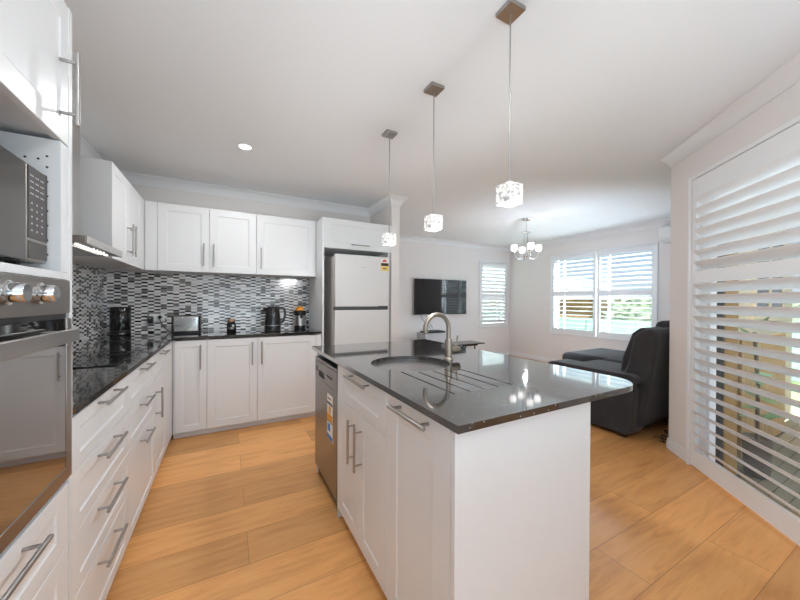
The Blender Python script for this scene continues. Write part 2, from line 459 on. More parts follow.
def dup(root, loc, label, group=None):
    r = root.copy(); C.objects.link(r); r.location = loc
    r['label'] = label
    if group: r['group'] = group
    for ch in list(root.children):
        c = ch.copy(); C.objects.link(c); c.parent = r
        for g in list(ch.children):
            d = g.copy(); C.objects.link(d); d.parent = c
    return r

def bar_handle(parent, p0, p1, out=0.036, r=0.006, inset=0.03):
    """bar handle between two points on the front face (local y=0 plane), standing off to -Y"""
    p0, p1 = Vector(p0), Vector(p1)
    o = Vector((0, -out, 0))
    d = (p1 - p0).normalized()
    m = MB()
    m.cyl(p0 + o, p1 + o, r, 14)
    for q in (p0 + d * inset, p1 - d * inset):
        m.cyl(q + Vector((0, 0.0005, 0)), q + o, r * 0.8, 10)
    return m.build('handle', M_HANDLE, parent, bevel=0.001)

def each(parent, name, material, boxes, bevel=0.0):
    for b in boxes: MB().box(*b).build(name, material, parent, bevel=bevel)

def curve_slab(outlines, z0, z1, name='slab'):
    """outlines: first is the outer boundary, the rest holes -> bmesh-ready mesh data"""
    cu = bpy.data.curves.new(name, 'CURVE')
    cu.dimensions = '2D'; cu.fill_mode = 'BOTH'; cu.extrude = (z1 - z0) / 2
    for pts in outlines:
        sp = cu.splines.new('POLY'); sp.points.add(len(pts) - 1)
        for i, (x, y) in enumerate(pts): sp.points[i].co = (x, y, 0, 1)
        sp.use_cyclic_u = True
    ob = bpy.data.objects.new(name, cu); C.objects.link(ob)
    bpy.context.view_layer.update()
    me = bpy.data.meshes.new_from_object(ob.evaluated_get(bpy.context.evaluated_depsgraph_get()))
    bpy.data.objects.remove(ob); bpy.data.curves.remove(cu)
    me.transform(Matrix.Translation((0, 0, (z0 + z1) / 2)))
    return me

# ------------------------------------------------------------------ room shell
LX, BY, CZ = -0.995, 3.909, 2.40
NX0, NX1, NY = 1.667, 1.775, 3.285            # the nib wall beside the fridge
FY, RX = 5.15, 5.60                            # far (television) wall, right (window) wall
CO = Vector((3.215, 1.258, 0)); DANG = R(180 + 48.4)
DM = Matrix.Translation(CO) @ Matrix.Rotation(DANG, 4, 'Z')   # diagonal wall frame: x along wall, y outwards
DLEN = 2.55
dend = DM @ Vector((DLEN, 0, 0))
REAR = -2.70

def struct(name, mb, m, parent=None, **k):
    o = mb.build(name, m, parent, **k)
    if parent is None: o['kind'] = 'structure'
    return o

room = [(LX - .15, REAR - .15), (dend.x + .3, REAR - .15), (dend.x + .3, dend.y - 0.2), (CO.x + .10, CO.y - .12), (RX + .15, CO.y - .15), (RX + .15, FY + .15), (LX - .15, FY + .15)]
struct('floor', MB().prism(room, -0.12, 0), M_FLOOR)
struct('ceiling', MB().prism(room, CZ, CZ + 0.15), M_CEIL)

def wall_cells(mb, u0, u1, z0, z1, holes, put):
    us = sorted({u0, u1, *[h[0] for h in holes], *[h[1] for h in holes]}); zs = sorted({z0, z1, *[h[2] for h in holes], *[h[3] for h in holes]})
    for a, b in zip(us, us[1:]):
        for c, d in zip(zs, zs[1:]):
            if any(a >= h[0] - 1e-6 and b <= h[1] + 1e-6 and c >= h[2] - 1e-6 and d <= h[3] + 1e-6 for h in holes): continue
            put(a, b, c, d)
    bmesh.ops.remove_doubles(mb.bm, verts=mb.bm.verts, dist=1e-5)
    # drop the internal faces shared by neighbouring cells
    seen = {}
    for f in mb.bm.faces: seen.setdefault(frozenset(v.index for v in f.verts), []).append(f)
    return mb

def wall(name, u0, u1, holes, put_fn, m=M_WALL):
    mb = MB(); wall_cells(mb, u0, u1, 0, CZ, holes, lambda a, b, c, d: put_fn(mb, a, b, c, d))
    return struct(name, mb, m)

wall_left = wall('wall_left', REAR - .15, FY, [], lambda mb, a, b, c, d: mb.box(LX - .15, LX, a, b, c, d))
wall_back = wall('wall_back', LX, NX0, [], lambda mb, a, b, c, d: mb.box(a, b, BY, BY + .15, c, d))
wall('wall_nib', NY, FY, [], lambda mb, a, b, c, d: mb.box(NX0, NX1, a, b, c, d))
WF = (4.735, 5.485, 0.69, 2.02)
wall('wall_far', NX1, RX, [WF], lambda mb, a, b, c, d: mb.box(a, b, FY, FY + .15, c, d))
WR = (2.385, 4.065, 0.63, 2.04)
wall('wall_right', CO.y - .15, FY + .15, [WR], lambda mb, a, b, c, d: mb.box(RX, RX + .15, a, b, c, d))
wall_side = wall('wall_side', CO.x + .02, RX, [], lambda mb, a, b, c, d: mb.box(a, b, CO.y - .15, CO.y, c, d))
WD = (0.29, 2.19, 0.0, 2.105)
wall('wall_diagonal', 0, DLEN, [WD], lambda mb, a, b, c, d: mb.box(a, b, 0, .15, c, d, DM))
wall('wall_entry', REAR - .15, dend.y + .02, [], lambda mb, a, b, c, d: mb.box(dend.x, dend.x + .15, a, b, c, d))
WB = (-0.65, 1.30, 0.25, 2.20)
wall('wall_rear', LX, dend.x, [WB], lambda mb, a, b, c, d: mb.box(a, b, REAR - .15, REAR, c, d))

# cornices: a coved profile swept along the wall line (mitred by plain overlaps)
CV = [(0, -0.09), (0.008, -0.09), (0.012, -0.075), (0.03, -0.045), (0.055, -0.02), (0.066, -0.012), (0.070, -0.008), (0.070, 0.0), (0, 0)]
def cornice(name, pts, closed=False):
    """pts: wall line with the room on the left-hand side"""
    pts = [Vector((p[0], p[1], 0)) for p in pts]
    rings = []
    for i, p in enumerate(pts):
        d0 = (pts[i] - pts[i - 1]).normalized() if i > 0 else None
        d1 = (pts[i + 1] - pts[i]).normalized() if i < len(pts) - 1 else None
        n0 = Vector((-d0.y, d0.x, 0)) if d0 else None
        n1 = Vector((-d1.y, d1.x, 0)) if d1 else None
        if n0 is None: o = n1
        elif n1 is None: o = n0
        else:
            o = (n0 + n1); o = o / max(0.2, o.dot(n0))
        rings.append([p + o * a + Vector((0, 0, CZ + b - 0.0005)) for a, b in CV])
    mb = MB().rings(rings)
    return struct(name, mb, M_TRIM, smooth=True, angle=50)
e = 0.0005
cornice('trim_1', [(dend.x - .02, REAR), (dend.x - e, dend.y), (CO.x, CO.y), (RX - e, CO.y + e), (RX - e, FY - e), (NX1, FY - e), (NX1, NY), (NX0, NY), (NX0, BY - e), (LX + e, BY - e), (LX + e, REAR)])

def skirting(name, pts, h=0.09, t=0.013):
    pts = [Vector((p[0], p[1], 0)) for p in pts]
    prof = [(0, 0.001), (t, 0.001), (t, h * 0.62), (t * 0.75, h * 0.66), (t * 0.75, h * 0.8), (t * 0.4, h * 0.97), (0, h)]
    rings = []
    for i, p in enumerate(pts):
        d0 = (pts[i] - pts[i - 1]).normalized() if i > 0 else None
        d1 = (pts[i + 1] - pts[i]).normalized() if i < len(pts) - 1 else None
        n0 = Vector((-d0.y, d0.x, 0)) if d0 else None
        n1 = Vector((-d1.y, d1.x, 0)) if d1 else None
        if n0 is None: o = n1
        elif n1 is None: o = n0
        else:
            o = n0 + n1; o = o / max(0.2, o.dot(n0))
        rings.append([p + o * a + Vector((0, 0, b)) for a, b in prof])
    return struct(name, MB().rings(rings), M_TRIM, smooth=True, angle=30)
dj = DM @ Vector((0.262, 0, 0))
skirting('baseboard_diagonal', [(dj.x, dj.y), (CO.x, CO.y), (CO.x + 0.9, CO.y + e)])
skirting('baseboard_right', [(RX - e, CO.y + .02), (RX - e, FY - e), (3.0, FY - e)])
skirting('baseboard_far', [(2.99, FY - e), (NX1 + e, FY - e), (NX1 + e, NY + .01)])

# mosaic splashbacks, fixed to their walls
MB().box(LX, LX + .006, 1.308, BY, 0.885, 1.62).build('mosaic_splashback', M_MOSAIC, wall_left)
MB().box(LX + .006, 0.868, BY - .006, BY, 0.885, 1.47).build('mosaic_splashback', M_MOSAIC, wall_back)

# ------------------------------------------------------------------ windows (structure) and plantation shutters
def window(name, x0, x1, z0, z1, m, split=None, mm=M_BRONZE):
    """sliding window frame and panes set in a wall hole; local frame: x along wall, y outwards"""
    f = MB(); t = 0.035
    f.box(x0, x1, .085, .135, z0, z0 + t).box(x0, x1, .085, .135, z1 - t, z1)
    f.box(x0, x0 + t, .085, .135, z0 + t, z1 - t).box(x1 - t, x1, .085, .135, z0 + t, z1 - t)
    for s in (split or []): f.box(s - .010, s + .010, .088, .132, z0 + t, z1 - t)
    o = f.build(name, mm, None)
    o.matrix_world = m
    o['kind'] = 'structure'
    xs = [x0 + t] + list(split or []) + [x1 - t]
    for a, b in zip(xs, xs[1:]):
        MB().box(a + .023, b - .023, .107, .112, z0 + t, z1 - t).build('glass_pane', M_GLASS, o)
    return o
MF = Matrix.Translation((0, FY, 0))                                         # local x = +X, outwards = +Y
MR = Matrix.Translation((RX, 0, 0)) @ Matrix.Rotation(R(-90), 4, 'Z')       # local x = -Y, outwards = +X
window('window_1', WF[0] + .001, WF[1] - .001, WF[2] + .001, WF[3] - .001, MF, [5.33], M_LGREY)
window('window_2', -WR[1] + .001, -WR[0] - .001, WR[2] + .001, WR[3] - .001, MR, [-3.90, -3.08], M_LGREY)
dr1 = window('door_1', WD[0] + .001, WD[1] - .001, 0.001, WD[3] - .001, DM, None, M_TRIM)
for s_ in (.386, 1.28): MB().box(s_ - .022, s_ + .022, .100, .118, .037, WD[3] - .037).build('door_stile', M_BRONZE, dr1)
window('window_3', WB[0] + .001, WB[1] - .001, WB[2] + .001, WB[3] - .001, Matrix.Translation((0, REAR, 0)) @ Matrix.Rotation(PI, 4, 'Z') @ Matrix.Translation((-(WB[0] + WB[1]), 0, 0)), [0.32])

def shutter(label, m, ox0, ox1, oz0, oz1, panels, rails, tilt, pitch_=0.0775, blade=0.089, stile=0.05, arch=0.028, proud=0.022, bottom_arch=True, yb=0.022):
    """panels: list of (x0,x1) blade openings; rails: list of (z0,z1) blade openings (bottom to top)"""
    t = thing('plantation_shutter', label, 'shutter')
    t.matrix_world = m
    fr = MB()
    ax0, ax1, az0, az1 = ox0 - arch, ox1 + arch, (oz0 - arch if bottom_arch else 0.001), oz1 + arch
    fr.box(ax0, ox0, -proud, -.0005, az0, az1).box(ox1, ax1, -proud, -.0005, az0, az1).box(ox0, ox1, -proud, -.0005, oz1, az1)
    if bottom_arch: fr.box(ox0, ox1, -proud, -.0005, az0, oz0)
    fr.build('frame', M_SHUT, t, bevel=0.004)
    for px0, px1 in panels:
        lo, hi = px0 - stile, px1 + stile
        p = MB()
        zb, zt = oz0 + .004, oz1 - .003
        y0, y1 = -0.014, 0.014
        p.box(lo, px0, y0, y1, zb, zt).box(px1, hi, y0, y1, zb, zt)
        edges = [zb] + [v for r in rails for v in r] + [zt]
        for a, b in zip(edges[0::2], edges[1::2]): p.box(px0, px1, y0, y1, a, b)
        po = p.build('panel_frame', M_SHUT, t, bevel=0.002)
        for z0, z1 in rails:
            n = round((z1 - z0) / pitch_); st = (z1 - z0) / n
            bl = MB()
            for k in range(n):
                zc = z0 + st * (k + .5)
                q = Matrix.Translation((0, 0, zc)) @ Matrix.Rotation(-R(tilt), 4, 'X')
                prof = [(blade / 2 * math.cos(a), 0.0055 * math.sin(a)) for a in [2 * PI * i / 12 for i in range(12)]]
                bl.rings([[q @ Vector((x, y, z)) for y, z in prof] for x in (px0 + .001, px1 - .001)])
            bl.build('louvre_blades', M_SHUT, po, smooth=True, angle=60)
    return t
shutter('tall two panel white plantation shutter over the sliding door right of the sofa', DM @ Matrix.Translation((0, -0.002, 0)), 0.29, 2.19, 0.015, 2.10,
        [(0.345, 1.185), (1.295, 2.135)], [(0.137, 1.346), (1.432, 1.965)], 40, bottom_arch=False)
shutter('narrow single panel white plantation shutter right of the television', MF @ Matrix.Translation((0, -0.002, 0)), 4.72, 5.495, 0.67, 2.035,
        [(4.775, 5.44)], [(0.725, 1.275), (1.36, 1.965)], 46)
shutter('wide two panel white plantation shutter on the window behind the charcoal sofa', MR @ Matrix.Translation((0, -0.002, 0)), -4.085, -2.36, 0.61, 2.06,
        [(-4.035, -3.28), (-3.165, -2.41)], [(0.695, 1.305), (1.395, 1.985)], 8)

# ------------------------------------------------------------------ kitchen cabinets
ZK, ZT, ZB = 0.055, 0.8625, 0.885      # door bottom, top of carcass, top of bench
def cabinet(name, label, cat, loc, rz, w_, fronts, depth=0.56, z0=ZK, z1=ZT, kick=True, group=None, handle_r=0.006):
    """fronts: list of dicts {kind, x0,x1,z0,z1, h: (x0,z0,x1,z1) or None}"""
    t = thing(name, label, cat, loc, rz, group)
    p = 0.016
    b = MB().box(0.0005, p, 0.0185, depth, z0, z1).box(w_ - p, w_ - 0.0005, 0.0185, depth, z0, z1).box(p, w_ - p, 0.0185, depth, z0, z0 + p).box(p, w_ - p, depth - p, depth, z0 + p, z1)
    if not kick: b.box(p, w_ - p, 0.0185, depth - p, z1 - p, z1)
    b.build('carcass', M_CABIN, t)
    if kick: MB().box(0.0005, w_ - 0.0005, 0.045, 0.060, 0.001, z0).build('kickboard', M_CAB, t)
    for f in fronts:
        g = 0.0012
        if f['kind'] == 'filler':
            MB().box(f['x0'] + g, f['x1'] - g, 0, 0.018, f['z0'], f['z1']).build('filler_panel', M_CAB, t, bevel=0.001)
            continue
        rx = f.get('rx', 0.06)
        d = MB().shaker(f['x0'] + g, f['x1'] - g, f['z0'] + g, f['z1'] - g, rx=rx, rz=f.get('rz', rx)).build(f['kind'], M_CAB, t)
        if f.get('h'):
            hx0, hz0, hx1, hz1 = f['h']
            bar_handle(d, (hx0, 0, hz0), (hx1, 0, hz1), r=handle_r)
    return t
FXL = -0.405          # front plane of the left run (faces +X)
FYB = 3.319           # front plane of the back run (faces -Y)
FXI = 0.547           # front plane of the island (faces -X)
Q = R(90)
# --- left run
y0 = 1.3035
cabinet('drawer_cabinet', 'white four drawer cabinet next to the oven tower', 'cabinet', (FXL, y0, 0), Q, 0.618,
        [dict(kind='drawer', x0=0, x1=.618, z0=a, z1=b, rx=.06, rz=.045, h=(.190, hz, .434, hz)) for a, b, hz in ((.68, .853, .836), (.49, .68, .646), (.295, .49, .452), (ZK, .295, .256))], depth=.572)
cabinet('drawer_cabinet', 'white three drawer cabinet under the right part of the cooktop', 'cabinet', (FXL, 1.922, 0), Q, 0.626,
        [dict(kind='drawer', x0=0, x1=.626, z0=a, z1=b, rx=.06, rz=.045, h=(.206, hz, .424, hz)) for a, b, hz in ((.68, .853, .836), (.49, .68, .646), (ZK, .49, .452))], depth=.572)
cabinet('drawer_cabinet', 'narrow white cabinet with one drawer over a door beside the inner corner', 'cabinet', (FXL, 2.549, 0), Q, 0.762,
        [dict(kind='drawer', x0=0, x1=.43, z0=.68, z1=.853, rx=.06, rz=.045, h=(.147, .834, .344, .834)),
         dict(kind='door', x0=0, x1=.43, z0=ZK, z1=.68, rx=.055, h=(.039, .436, .039, .633)),
         dict(kind='filler', x0=.43, x1=.762, z0=ZK, z1=.853)], depth=.572)
# --- back run
cabinet('base_cabinet', 'white single door base cabinet in the inner corner below the toaster', 'cabinet', (FXL + .001, FYB, 0), 0, 0.252,
        [dict(kind='filler', x0=0, x1=.012, z0=ZK, z1=.853), dict(kind='door', x0=.012, x1=.252, z0=ZK, z1=.853, rx=.055, h=(.205, .60, .205, .815))], depth=.572)
cabinet('base_cabinet', 'white two door base cabinet below the black kettle', 'cabinet', (-.152, FYB, 0), 0, 1.02,
        [dict(kind='door', x0=0, x1=.412, z0=ZK, z1=.853, rx=.065, h=(.367, .60, .367, .815)),
         dict(kind='door', x0=.412, x1=.965, z0=ZK, z1=.853, rx=.065, h=(.449, .60, .449, .815)),
         dict(kind='filler', x0=.965, x1=1.02, z0=ZK, z1=.853)], depth=.572)

# --- benchtop of the two runs, L shaped, one slab
me = curve_slab([[(LX + .0065, 1.306), (-.395, 1.306), (-.395, 3.309), (.8675, 3.309), (.8675, BY - .0065), (LX + .0065, BY - .0065)]], .8635, ZB, 'bench')
bt = bpy.data.objects.new('benchtop', me); C.objects.link(bt); me.materials.append(M_STONE)
bv = bt.modifiers.new('bevel', 'BEVEL'); bv.width = .0015; bv.limit_method = 'ANGLE'; bv.segments = 1
tag(bt, 'L shaped dark speckled stone benchtop along the tiled walls', 'benchtop')

# --- wall cabinets on the left wall and back wall
UZ0, UZ1 = 1.467, 2.08
cabinet('wall_cabinet', 'white two door wall cabinet beside the range hood', 'cabinet', (-.635, 2.645, 0), Q, 0.905,
        [dict(kind='door', x0=0, x1=.385, z0=UZ0, z1=UZ1, rx=.06, h=(.345, UZ0 + .06, .345, UZ0 + .29)),
         dict(kind='door', x0=.385, x1=.775, z0=UZ0, z1=UZ1, rx=.06, h=(.425, UZ0 + .06, .425, UZ0 + .29)),
         dict(kind='filler', x0=.775, x1=.905, z0=UZ0, z1=UZ1)], depth=.35, z0=UZ0 + .004, z1=UZ1 - .001, kick=False)
cabinet('wall_cabinet', 'white two door wall cabinet above the toaster', 'cabinet', (-.634, 3.549, 0), 0, 0.899,
        [dict(kind='filler', x0=0, x1=.091, z0=UZ0, z1=UZ1),
         dict(kind='door', x0=.091, x1=.491, z0=UZ0, z1=UZ1, rx=.065, h=(.447, UZ0 + .055, .447, UZ0 + .27)),
         dict(kind='door', x0=.491, x1=.899, z0=UZ0, z1=UZ1, rx=.065, h=(.529, UZ0 + .055, .529, UZ0 + .27))], depth=.35, z0=UZ0 + .004, z1=UZ1 - .001, kick=False)
cabinet('wall_cabinet', 'white single door wall cabinet above the black kettle', 'cabinet', (.266, 3.549, 0), 0, 0.602,
        [dict(kind='door', x0=0, x1=.602, z0=UZ0, z1=UZ1, rx=.075, h=(.043, UZ0 + .055, .043, UZ0 + .27))], depth=.35, z0=UZ0 + .004, z1=UZ1 - .001, kick=False)

# --- fridge enclosure
t = thing('fridge_cabinet', 'white overhead cabinet with side panels built around the fridge', 'cabinet', (.87, 3.285, 0), 0)
MB().box(0, .018, 0, .62, .001, 2.07).build('side_panel', M_CAB, t, bevel=.001)
MB().box(.765, .783, 0.02, .618, .001, 1.757).build('side_panel', M_CAB, t, bevel=.001)
MB().box(.0185, .795, .0185, .618, 1.757, 2.07).build('carcass', M_CABIN, t)
d = MB().shaker(.0195, .795, 1.757, 2.07, rx=.07).build('lift_up_door', M_CAB, t)
bar_handle(d, (.30, 0, 1.805), (.51, 0, 1.805))

# --- oven tower
TY0, TW = 0.682, 0.620
t = thing('oven_tower', 'tall white cabinet holding the microwave and the oven', 'cabinet', (FXL, TY0, 0), Q)
cb = MB()
cb.box(0, .018, .0, .575, .001, 2.054).box(TW - .022, TW, -.002, .575, .001, 2.054)
cb.box(.018, TW - .022, .0185, .575, .001, .69).box(.018, TW - .022, .0185, .575, 1.66, 2.054)
cb.box(.018, TW - .022, .56, .575, .69, 1.66)
cb.box(.018, TW - .022, .0, .56, 1.264, 1.284)
cb.build('carcass', M_CABIN, t, bevel=.001)
MB().box(TW - .0525, TW - .0225, .0005, .018, 1.285, 1.648).build('filler_panel', M_CAB, t, bevel=.001)
MB().box(TW - .067, TW - .053, .001, .56, 1.2845, 1.648).build('niche_lining', M_CABIN, t)
d = MB().shaker(0.002, TW - .0025, 1.652, 2.052, rx=.065).build('door', M_CAB, t)
bar_handle(d, (TW - .075, 0, 1.695), (TW - .075, 0, 1.90))
for a, b, hz in ((.49, .675, .640), (ZK, .49, .452)):
    d = MB().shaker(.002, TW - .024, a + .0012, b - .0012, rx=.07, rz=.05).build('drawer', M_CAB, t)
    bar_handle(d, (.155, 0, hz), (.388, 0, hz))
for zz in (1.33, 1.37, 1.41, 1.45, 1.49, 1.53, 1.57, 1.60):
    for yy in (.028,):
        MB().cyl((TW - .0675, yy, zz), (TW - .0665, yy, zz), .003, 8).build('pin_hole', M_INK, t)
for yy in (.045, .070): MB().cyl((TW - .0675, yy, 1.59), (TW - .0665, yy, 1.59), .003, 8).build('pin_hole', M_INK, t)

# microwave standing in the niche
t = thing('microwave', 'dark steel microwave standing in the open niche above the oven', 'microwave', (-.436, .738, 1.2985), Q)
MB().box(.005, .485, .012, .40, .004, .245).build('body', M_DGREY, t, bevel=.006)
MB().box(.005, .387, -.006, .011, .004, .245).build('door', M_MICROG, t, bevel=.004)
cp = MB().box(.389, .485, -.006, .011, .004, .245).build('control_panel', M_STEELH, t, bevel=.004)
MB().box(.391, .476, -.0075, -.0055, .062, .241).build('keypad', M_DSTEEL, cp)
MB().box(.4765, .4850, -.0075, -.0055, .062, .243).build('edge_trim', M_BLK, cp)
for r_ in range(4):
    for c_ in range(3): each(cp, 'key', M_LGREY, [(.398 + c_ * .025, .415 + c_ * .025, -.0082, -.0073, .172 + r_ * .015, .175 + r_ * .015)])
for r_ in range(5):
    for c_ in range(3): each(cp, 'key', M_LGREY, [(.403 + c_ * .025, .409 + c_ * .025, -.0082, -.0073, .080 + r_ * .017, .084 + r_ * .017)])
MB().box(.392, .482, -.0085, -.0055, .012, .055).build('release_button', M_DSTEEL, cp, bevel=.002)
each(t, 'foot', M_BLK, [(x, x + .02, y, y + .02, -.0138, .004) for x in (.04, .43) for y in (.03, .35)])

# built-in oven
t = thing('oven', 'built-in steel oven with dark glass door below the microwave', 'oven', (FXL - .014, TY0 + .019, .692), Q)
OW = TW - .022 - .020
MB().box(.003, OW - .003, .006, .54, .002, .570).build('body', M_DGREY, t)
cp = MB().box(0, OW, -.018, .005, .476, .570).build('control_panel', M_STEELH, t, bevel=.0015)
for kx in (.262, .394):
    k = MB().lathe([(.026, .0), (.026, .007), (.021, .009), (.0205, .031), (.0185, .034)], (kx, -.0185, .530), 28, 'Y').build('knob', M_CHROME, cp, smooth=True)
MB().box(.055, .20, -.0195, -.0175, .505, .548).build('clock_display', M_BLKG, cp)
dr = MB().box(0, OW, -.016, .005, .004, .462)
dro = dr.build('door', M_BLKG, t, bevel=.001)
MB().box(.003, OW - .003, -.010, .004, .4625, .4755).build('vent_slot', M_BLK, t)
MB().box(OW - .034, OW, -.022, -.0162, .004, .462).box(0, .034, -.022, -.0162, .004, .462).box(.034, OW - .034, -.022, -.0162, .004, .040).build('trim_frame', M_STEELH, dro, bevel=.0015)
MB().box(.034, OW - .034, -.020, -.0162, .040, .462).build('glass', M_OVENG, dro)
hb = MB().box(.07, OW - .069, -.060, -.047, .402, .436)
for xx in (.09, OW - .10): hb.box(xx, xx + .022, -.048, -.0195, .410, .430)
hb.build('handle', M_HANDLE, dro, bevel=.002)

# range hood
HY0, HY1, HX = 2.055, 2.640, -.590
t = thing('range_hood', 'slim stainless range hood on the left wall above the cooktop', 'range hood', (LX + .007, HY0, 0), 0)
D = HX - (LX + .007)
MB().prism([(.02, 0), (D, 0), (D, HY1 - HY0), (.02, HY1 - HY0)], 1.478, 1.512).build('canopy', M_STEELH, t, bevel=.002)
MB().box(D - .004, D + .006, .001, HY1 - HY0 - .001, 1.474, 1.514).build('front_strip', M_STEEL, t, bevel=.001)
MB().prism([(0, .14), (.25, .14), (.25, .44), (0, .44)], 1.5125, 2.20).build('chimney', M_STEEL, t, bevel=.002)
MB().box(.06, D - .075, .02, HY1 - HY0 - .02, 1.470, 1.4775).build('filter', M_STEEL, t, bevel=.001)
MB().box(D - .058, D - .049, .06, HY1 - HY0 - .06, 1.4735, 1.4778).build('glow_strip', M_STRIP, t)  # thin glowing strip under the canopy
l = bpy.data.lights.new('hood_fill', 'AREA'); l.shape = 'RECTANGLE'; l.size = .012; l.size_y = .45; l.energy = 1.6; l.color = (1, .97, .93)  # area lamp added under the hood to brighten the left splashback
lo = bpy.data.objects.new('hood_fill', l); C.objects.link(lo); lo.parent = t; lo.location = (D - .0535, (HY1 - HY0) / 2, 1.4725)
for k in range(4):
    MB().lathe([(.007, 0), (.007, -.010), (.005, -.012)], (D - .02, .20 + k * .05, 1.4777), 14).build('push_button', M_CHROME, t, smooth=True)

# cooktop
t = thing('cooktop', 'black glass cooktop set on the left benchtop', 'cooktop', (0, 0, ZB), 0)
MB().box(-.955, -.470, 2.03, 2.61, .0005, .006).build('glass', M_COOK, t, bevel=.0015)
for (cx, cy, r_) in ((-.82, 2.18, .105), (-.82, 2.46, .075), (-.60, 2.18, .075), (-.60, 2.46, .09)):
    rg = MB(); n = 48
    rg.rings([[(cx + q * math.cos(2 * PI * i / n), cy + q * math.sin(2 * PI * i / n), z) for i in range(n)] for q, z in ((r_, .0061), (r_, .0064), (r_ - .002, .0064), (r_ - .002, .0061))], closed=True)
    rg.build('heating_zone', M_DGREY, t)

# ------------------------------------------------------------------ island
cabinet('drawer_cabinet', 'white island sink cabinet with one drawer over two doors', 'cabinet', (FXI, 1.716, 0), -Q, 0.598,
        [dict(kind='drawer', x0=0, x1=.598, z0=.675, z1=.853, rx=.075, rz=.05, h=(.198, .837, .456, .837)),
         dict(kind='door', x0=0, x1=.299, z0=ZK, z1=.675, rx=.065, h=(.255, .425, .255, .635)),
         dict(kind='door', x0=.299, x1=.598, z0=ZK, z1=.675, rx=.065, h=(.343, .425, .343, .635))], depth=.60)
cabinet('pull_out_cabinet', 'white pull-out bin cabinet at the near end of the island', 'cabinet', (FXI, 1.117, 0), -Q, 0.407,
        [dict(kind='door', x0=0, x1=.407, z0=ZK, z1=.853, rx=.085, rz=.065, h=(.09, .830, .325, .830))], depth=.60, handle_r=.0075)
t = thing('island_panels', 'plain white end and back panels closing in the kitchen island', 'panel', (0, 0, 0))
MB().box(FXI, 1.166, .690, .708, .001, .8625).build('end_panel', M_CAB, t, bevel=.001)
MB().box(1.149, 1.166, .7085, 2.235, .001, .8625).build('back_panel', M_CAB, t, bevel=.001)
MB().box(FXI + .015, 1.166, 2.2355, 2.2535, .001, .8625).build('end_panel', M_CAB, t, bevel=.001)
MB().box(FXI, FXI + .56, 1.7165, 1.7345, .001, .8625).build('divider_panel', M_CAB, t, bevel=.001)

# benchtop with a round sink hole and drainer grooves
IX0, IX1, IY0, IY1 = .527, 1.477, .653, 2.27
rc = .13
outer = [(IX0, IY0)] + [(IX1 - rc + rc * math.sin(a), IY0 + rc - rc * math.cos(a)) for a in [R(9 * i) for i in range(11)]] + [(IX1, IY1), (IX0, IY1)]
SC, SR = (.843, 1.44), .205
hole = [(SC[0] + SR * math.cos(2 * PI * i / 64), SC[1] + SR * math.sin(2 * PI * i / 64)) for i in range(64)]
grooves = []
for k in range(5):
    gx = .698 + .069 * k
    ye = SC[1] - math.sqrt(max(.0, (SR + .012) ** 2 - min(abs(gx - SC[0]), SR) ** 2)) if abs(gx - SC[0]) < SR + .012 else 1.24
    ye = min(ye, 1.275) if k < 4 else 1.215
    ye -= .006
    h_ = .0042
    grooves.append([(gx - h_, .886), (gx, .882), (gx + h_, .886), (gx + h_, ye), (gx, ye + .004), (gx - h_, ye)])
mA = curve_slab([outer, hole] + grooves, .8805, ZB, 'top')
mB_ = curve_slab([outer, hole], .8635, .8805, 'under')
bm = bmesh.new(); bm.from_mesh(mA); bm.from_mesh(mB_)
me = bpy.data.meshes.new('benchtop'); bm.to_mesh(me); bm.free()
me.materials.append(M_STONE)
ib = bpy.data.objects.new('benchtop', me); C.objects.link(ib)
tag(ib, 'dark speckled stone island benchtop with drainer grooves and a rounded corner', 'benchtop')

# sink
t = thing('sink', 'round undermounted stainless steel sink in the island benchtop', 'sink', (SC[0], SC[1], 0))
MB().lathe([(SR + .014, .8622), (SR + .012, .8630), (SR - .003, .8630), (SR - .004, .858), (SR - .009, .72), (SR - .03, .695), (.05, .684), (.046, .684), (.046, .679), (SR - .028, .691), (SR - .006, .716), (SR + .0, .856), (SR + .014, .8612)], (0, 0, 0), 64).build('bowl', M_SINK, t, smooth=True, angle=60)
MB().lathe([(.045, .6842), (.045, .6858), (.036, .6865), (.012, .688), (.006, .690)], (0, 0, 0), 28).build('drain', M_CHROME, t, smooth=True)

# tap
TX, TYY = 1.085, 1.432
t = thing('tap', 'brushed nickel gooseneck mixer tap standing beside the sink', 'tap', (TX, TYY, ZB))
MB().lathe([(.029, 0), (.029, .006), (.026, .010), (.021, .012), (.0205, .105), (.018, .110)], (0, 0, 0), 28).build('body', M_TAP, t, smooth=True)
sp = [(0, 0, .108), (0, 0, .14), (0, 0, .172)]
rr = .077
for i in range(1, 19):
    a = PI * i / 18 * 1.04
    sp.append((-rr + rr * math.cos(a), 0, .172 + rr * math.sin(a)))
sp.append((-2 * rr + .004, 0, .146))
MB().tube(sp, .0125, 16).build('spout', M_TAP, t, smooth=True)
ml = MB().lathe([(.0215, .012), (.0225, .020), (.0225, .068), (.020, .072)], (0, 0, .048), 24, 'X').build('mixer_housing', M_TAP, t, smooth=True)
MB().tube([(.055, 0, .070), (.057, 0, .10), (.064, 0, .128)], .0045, 10).build('lever', M_TAP, t, smooth=True)

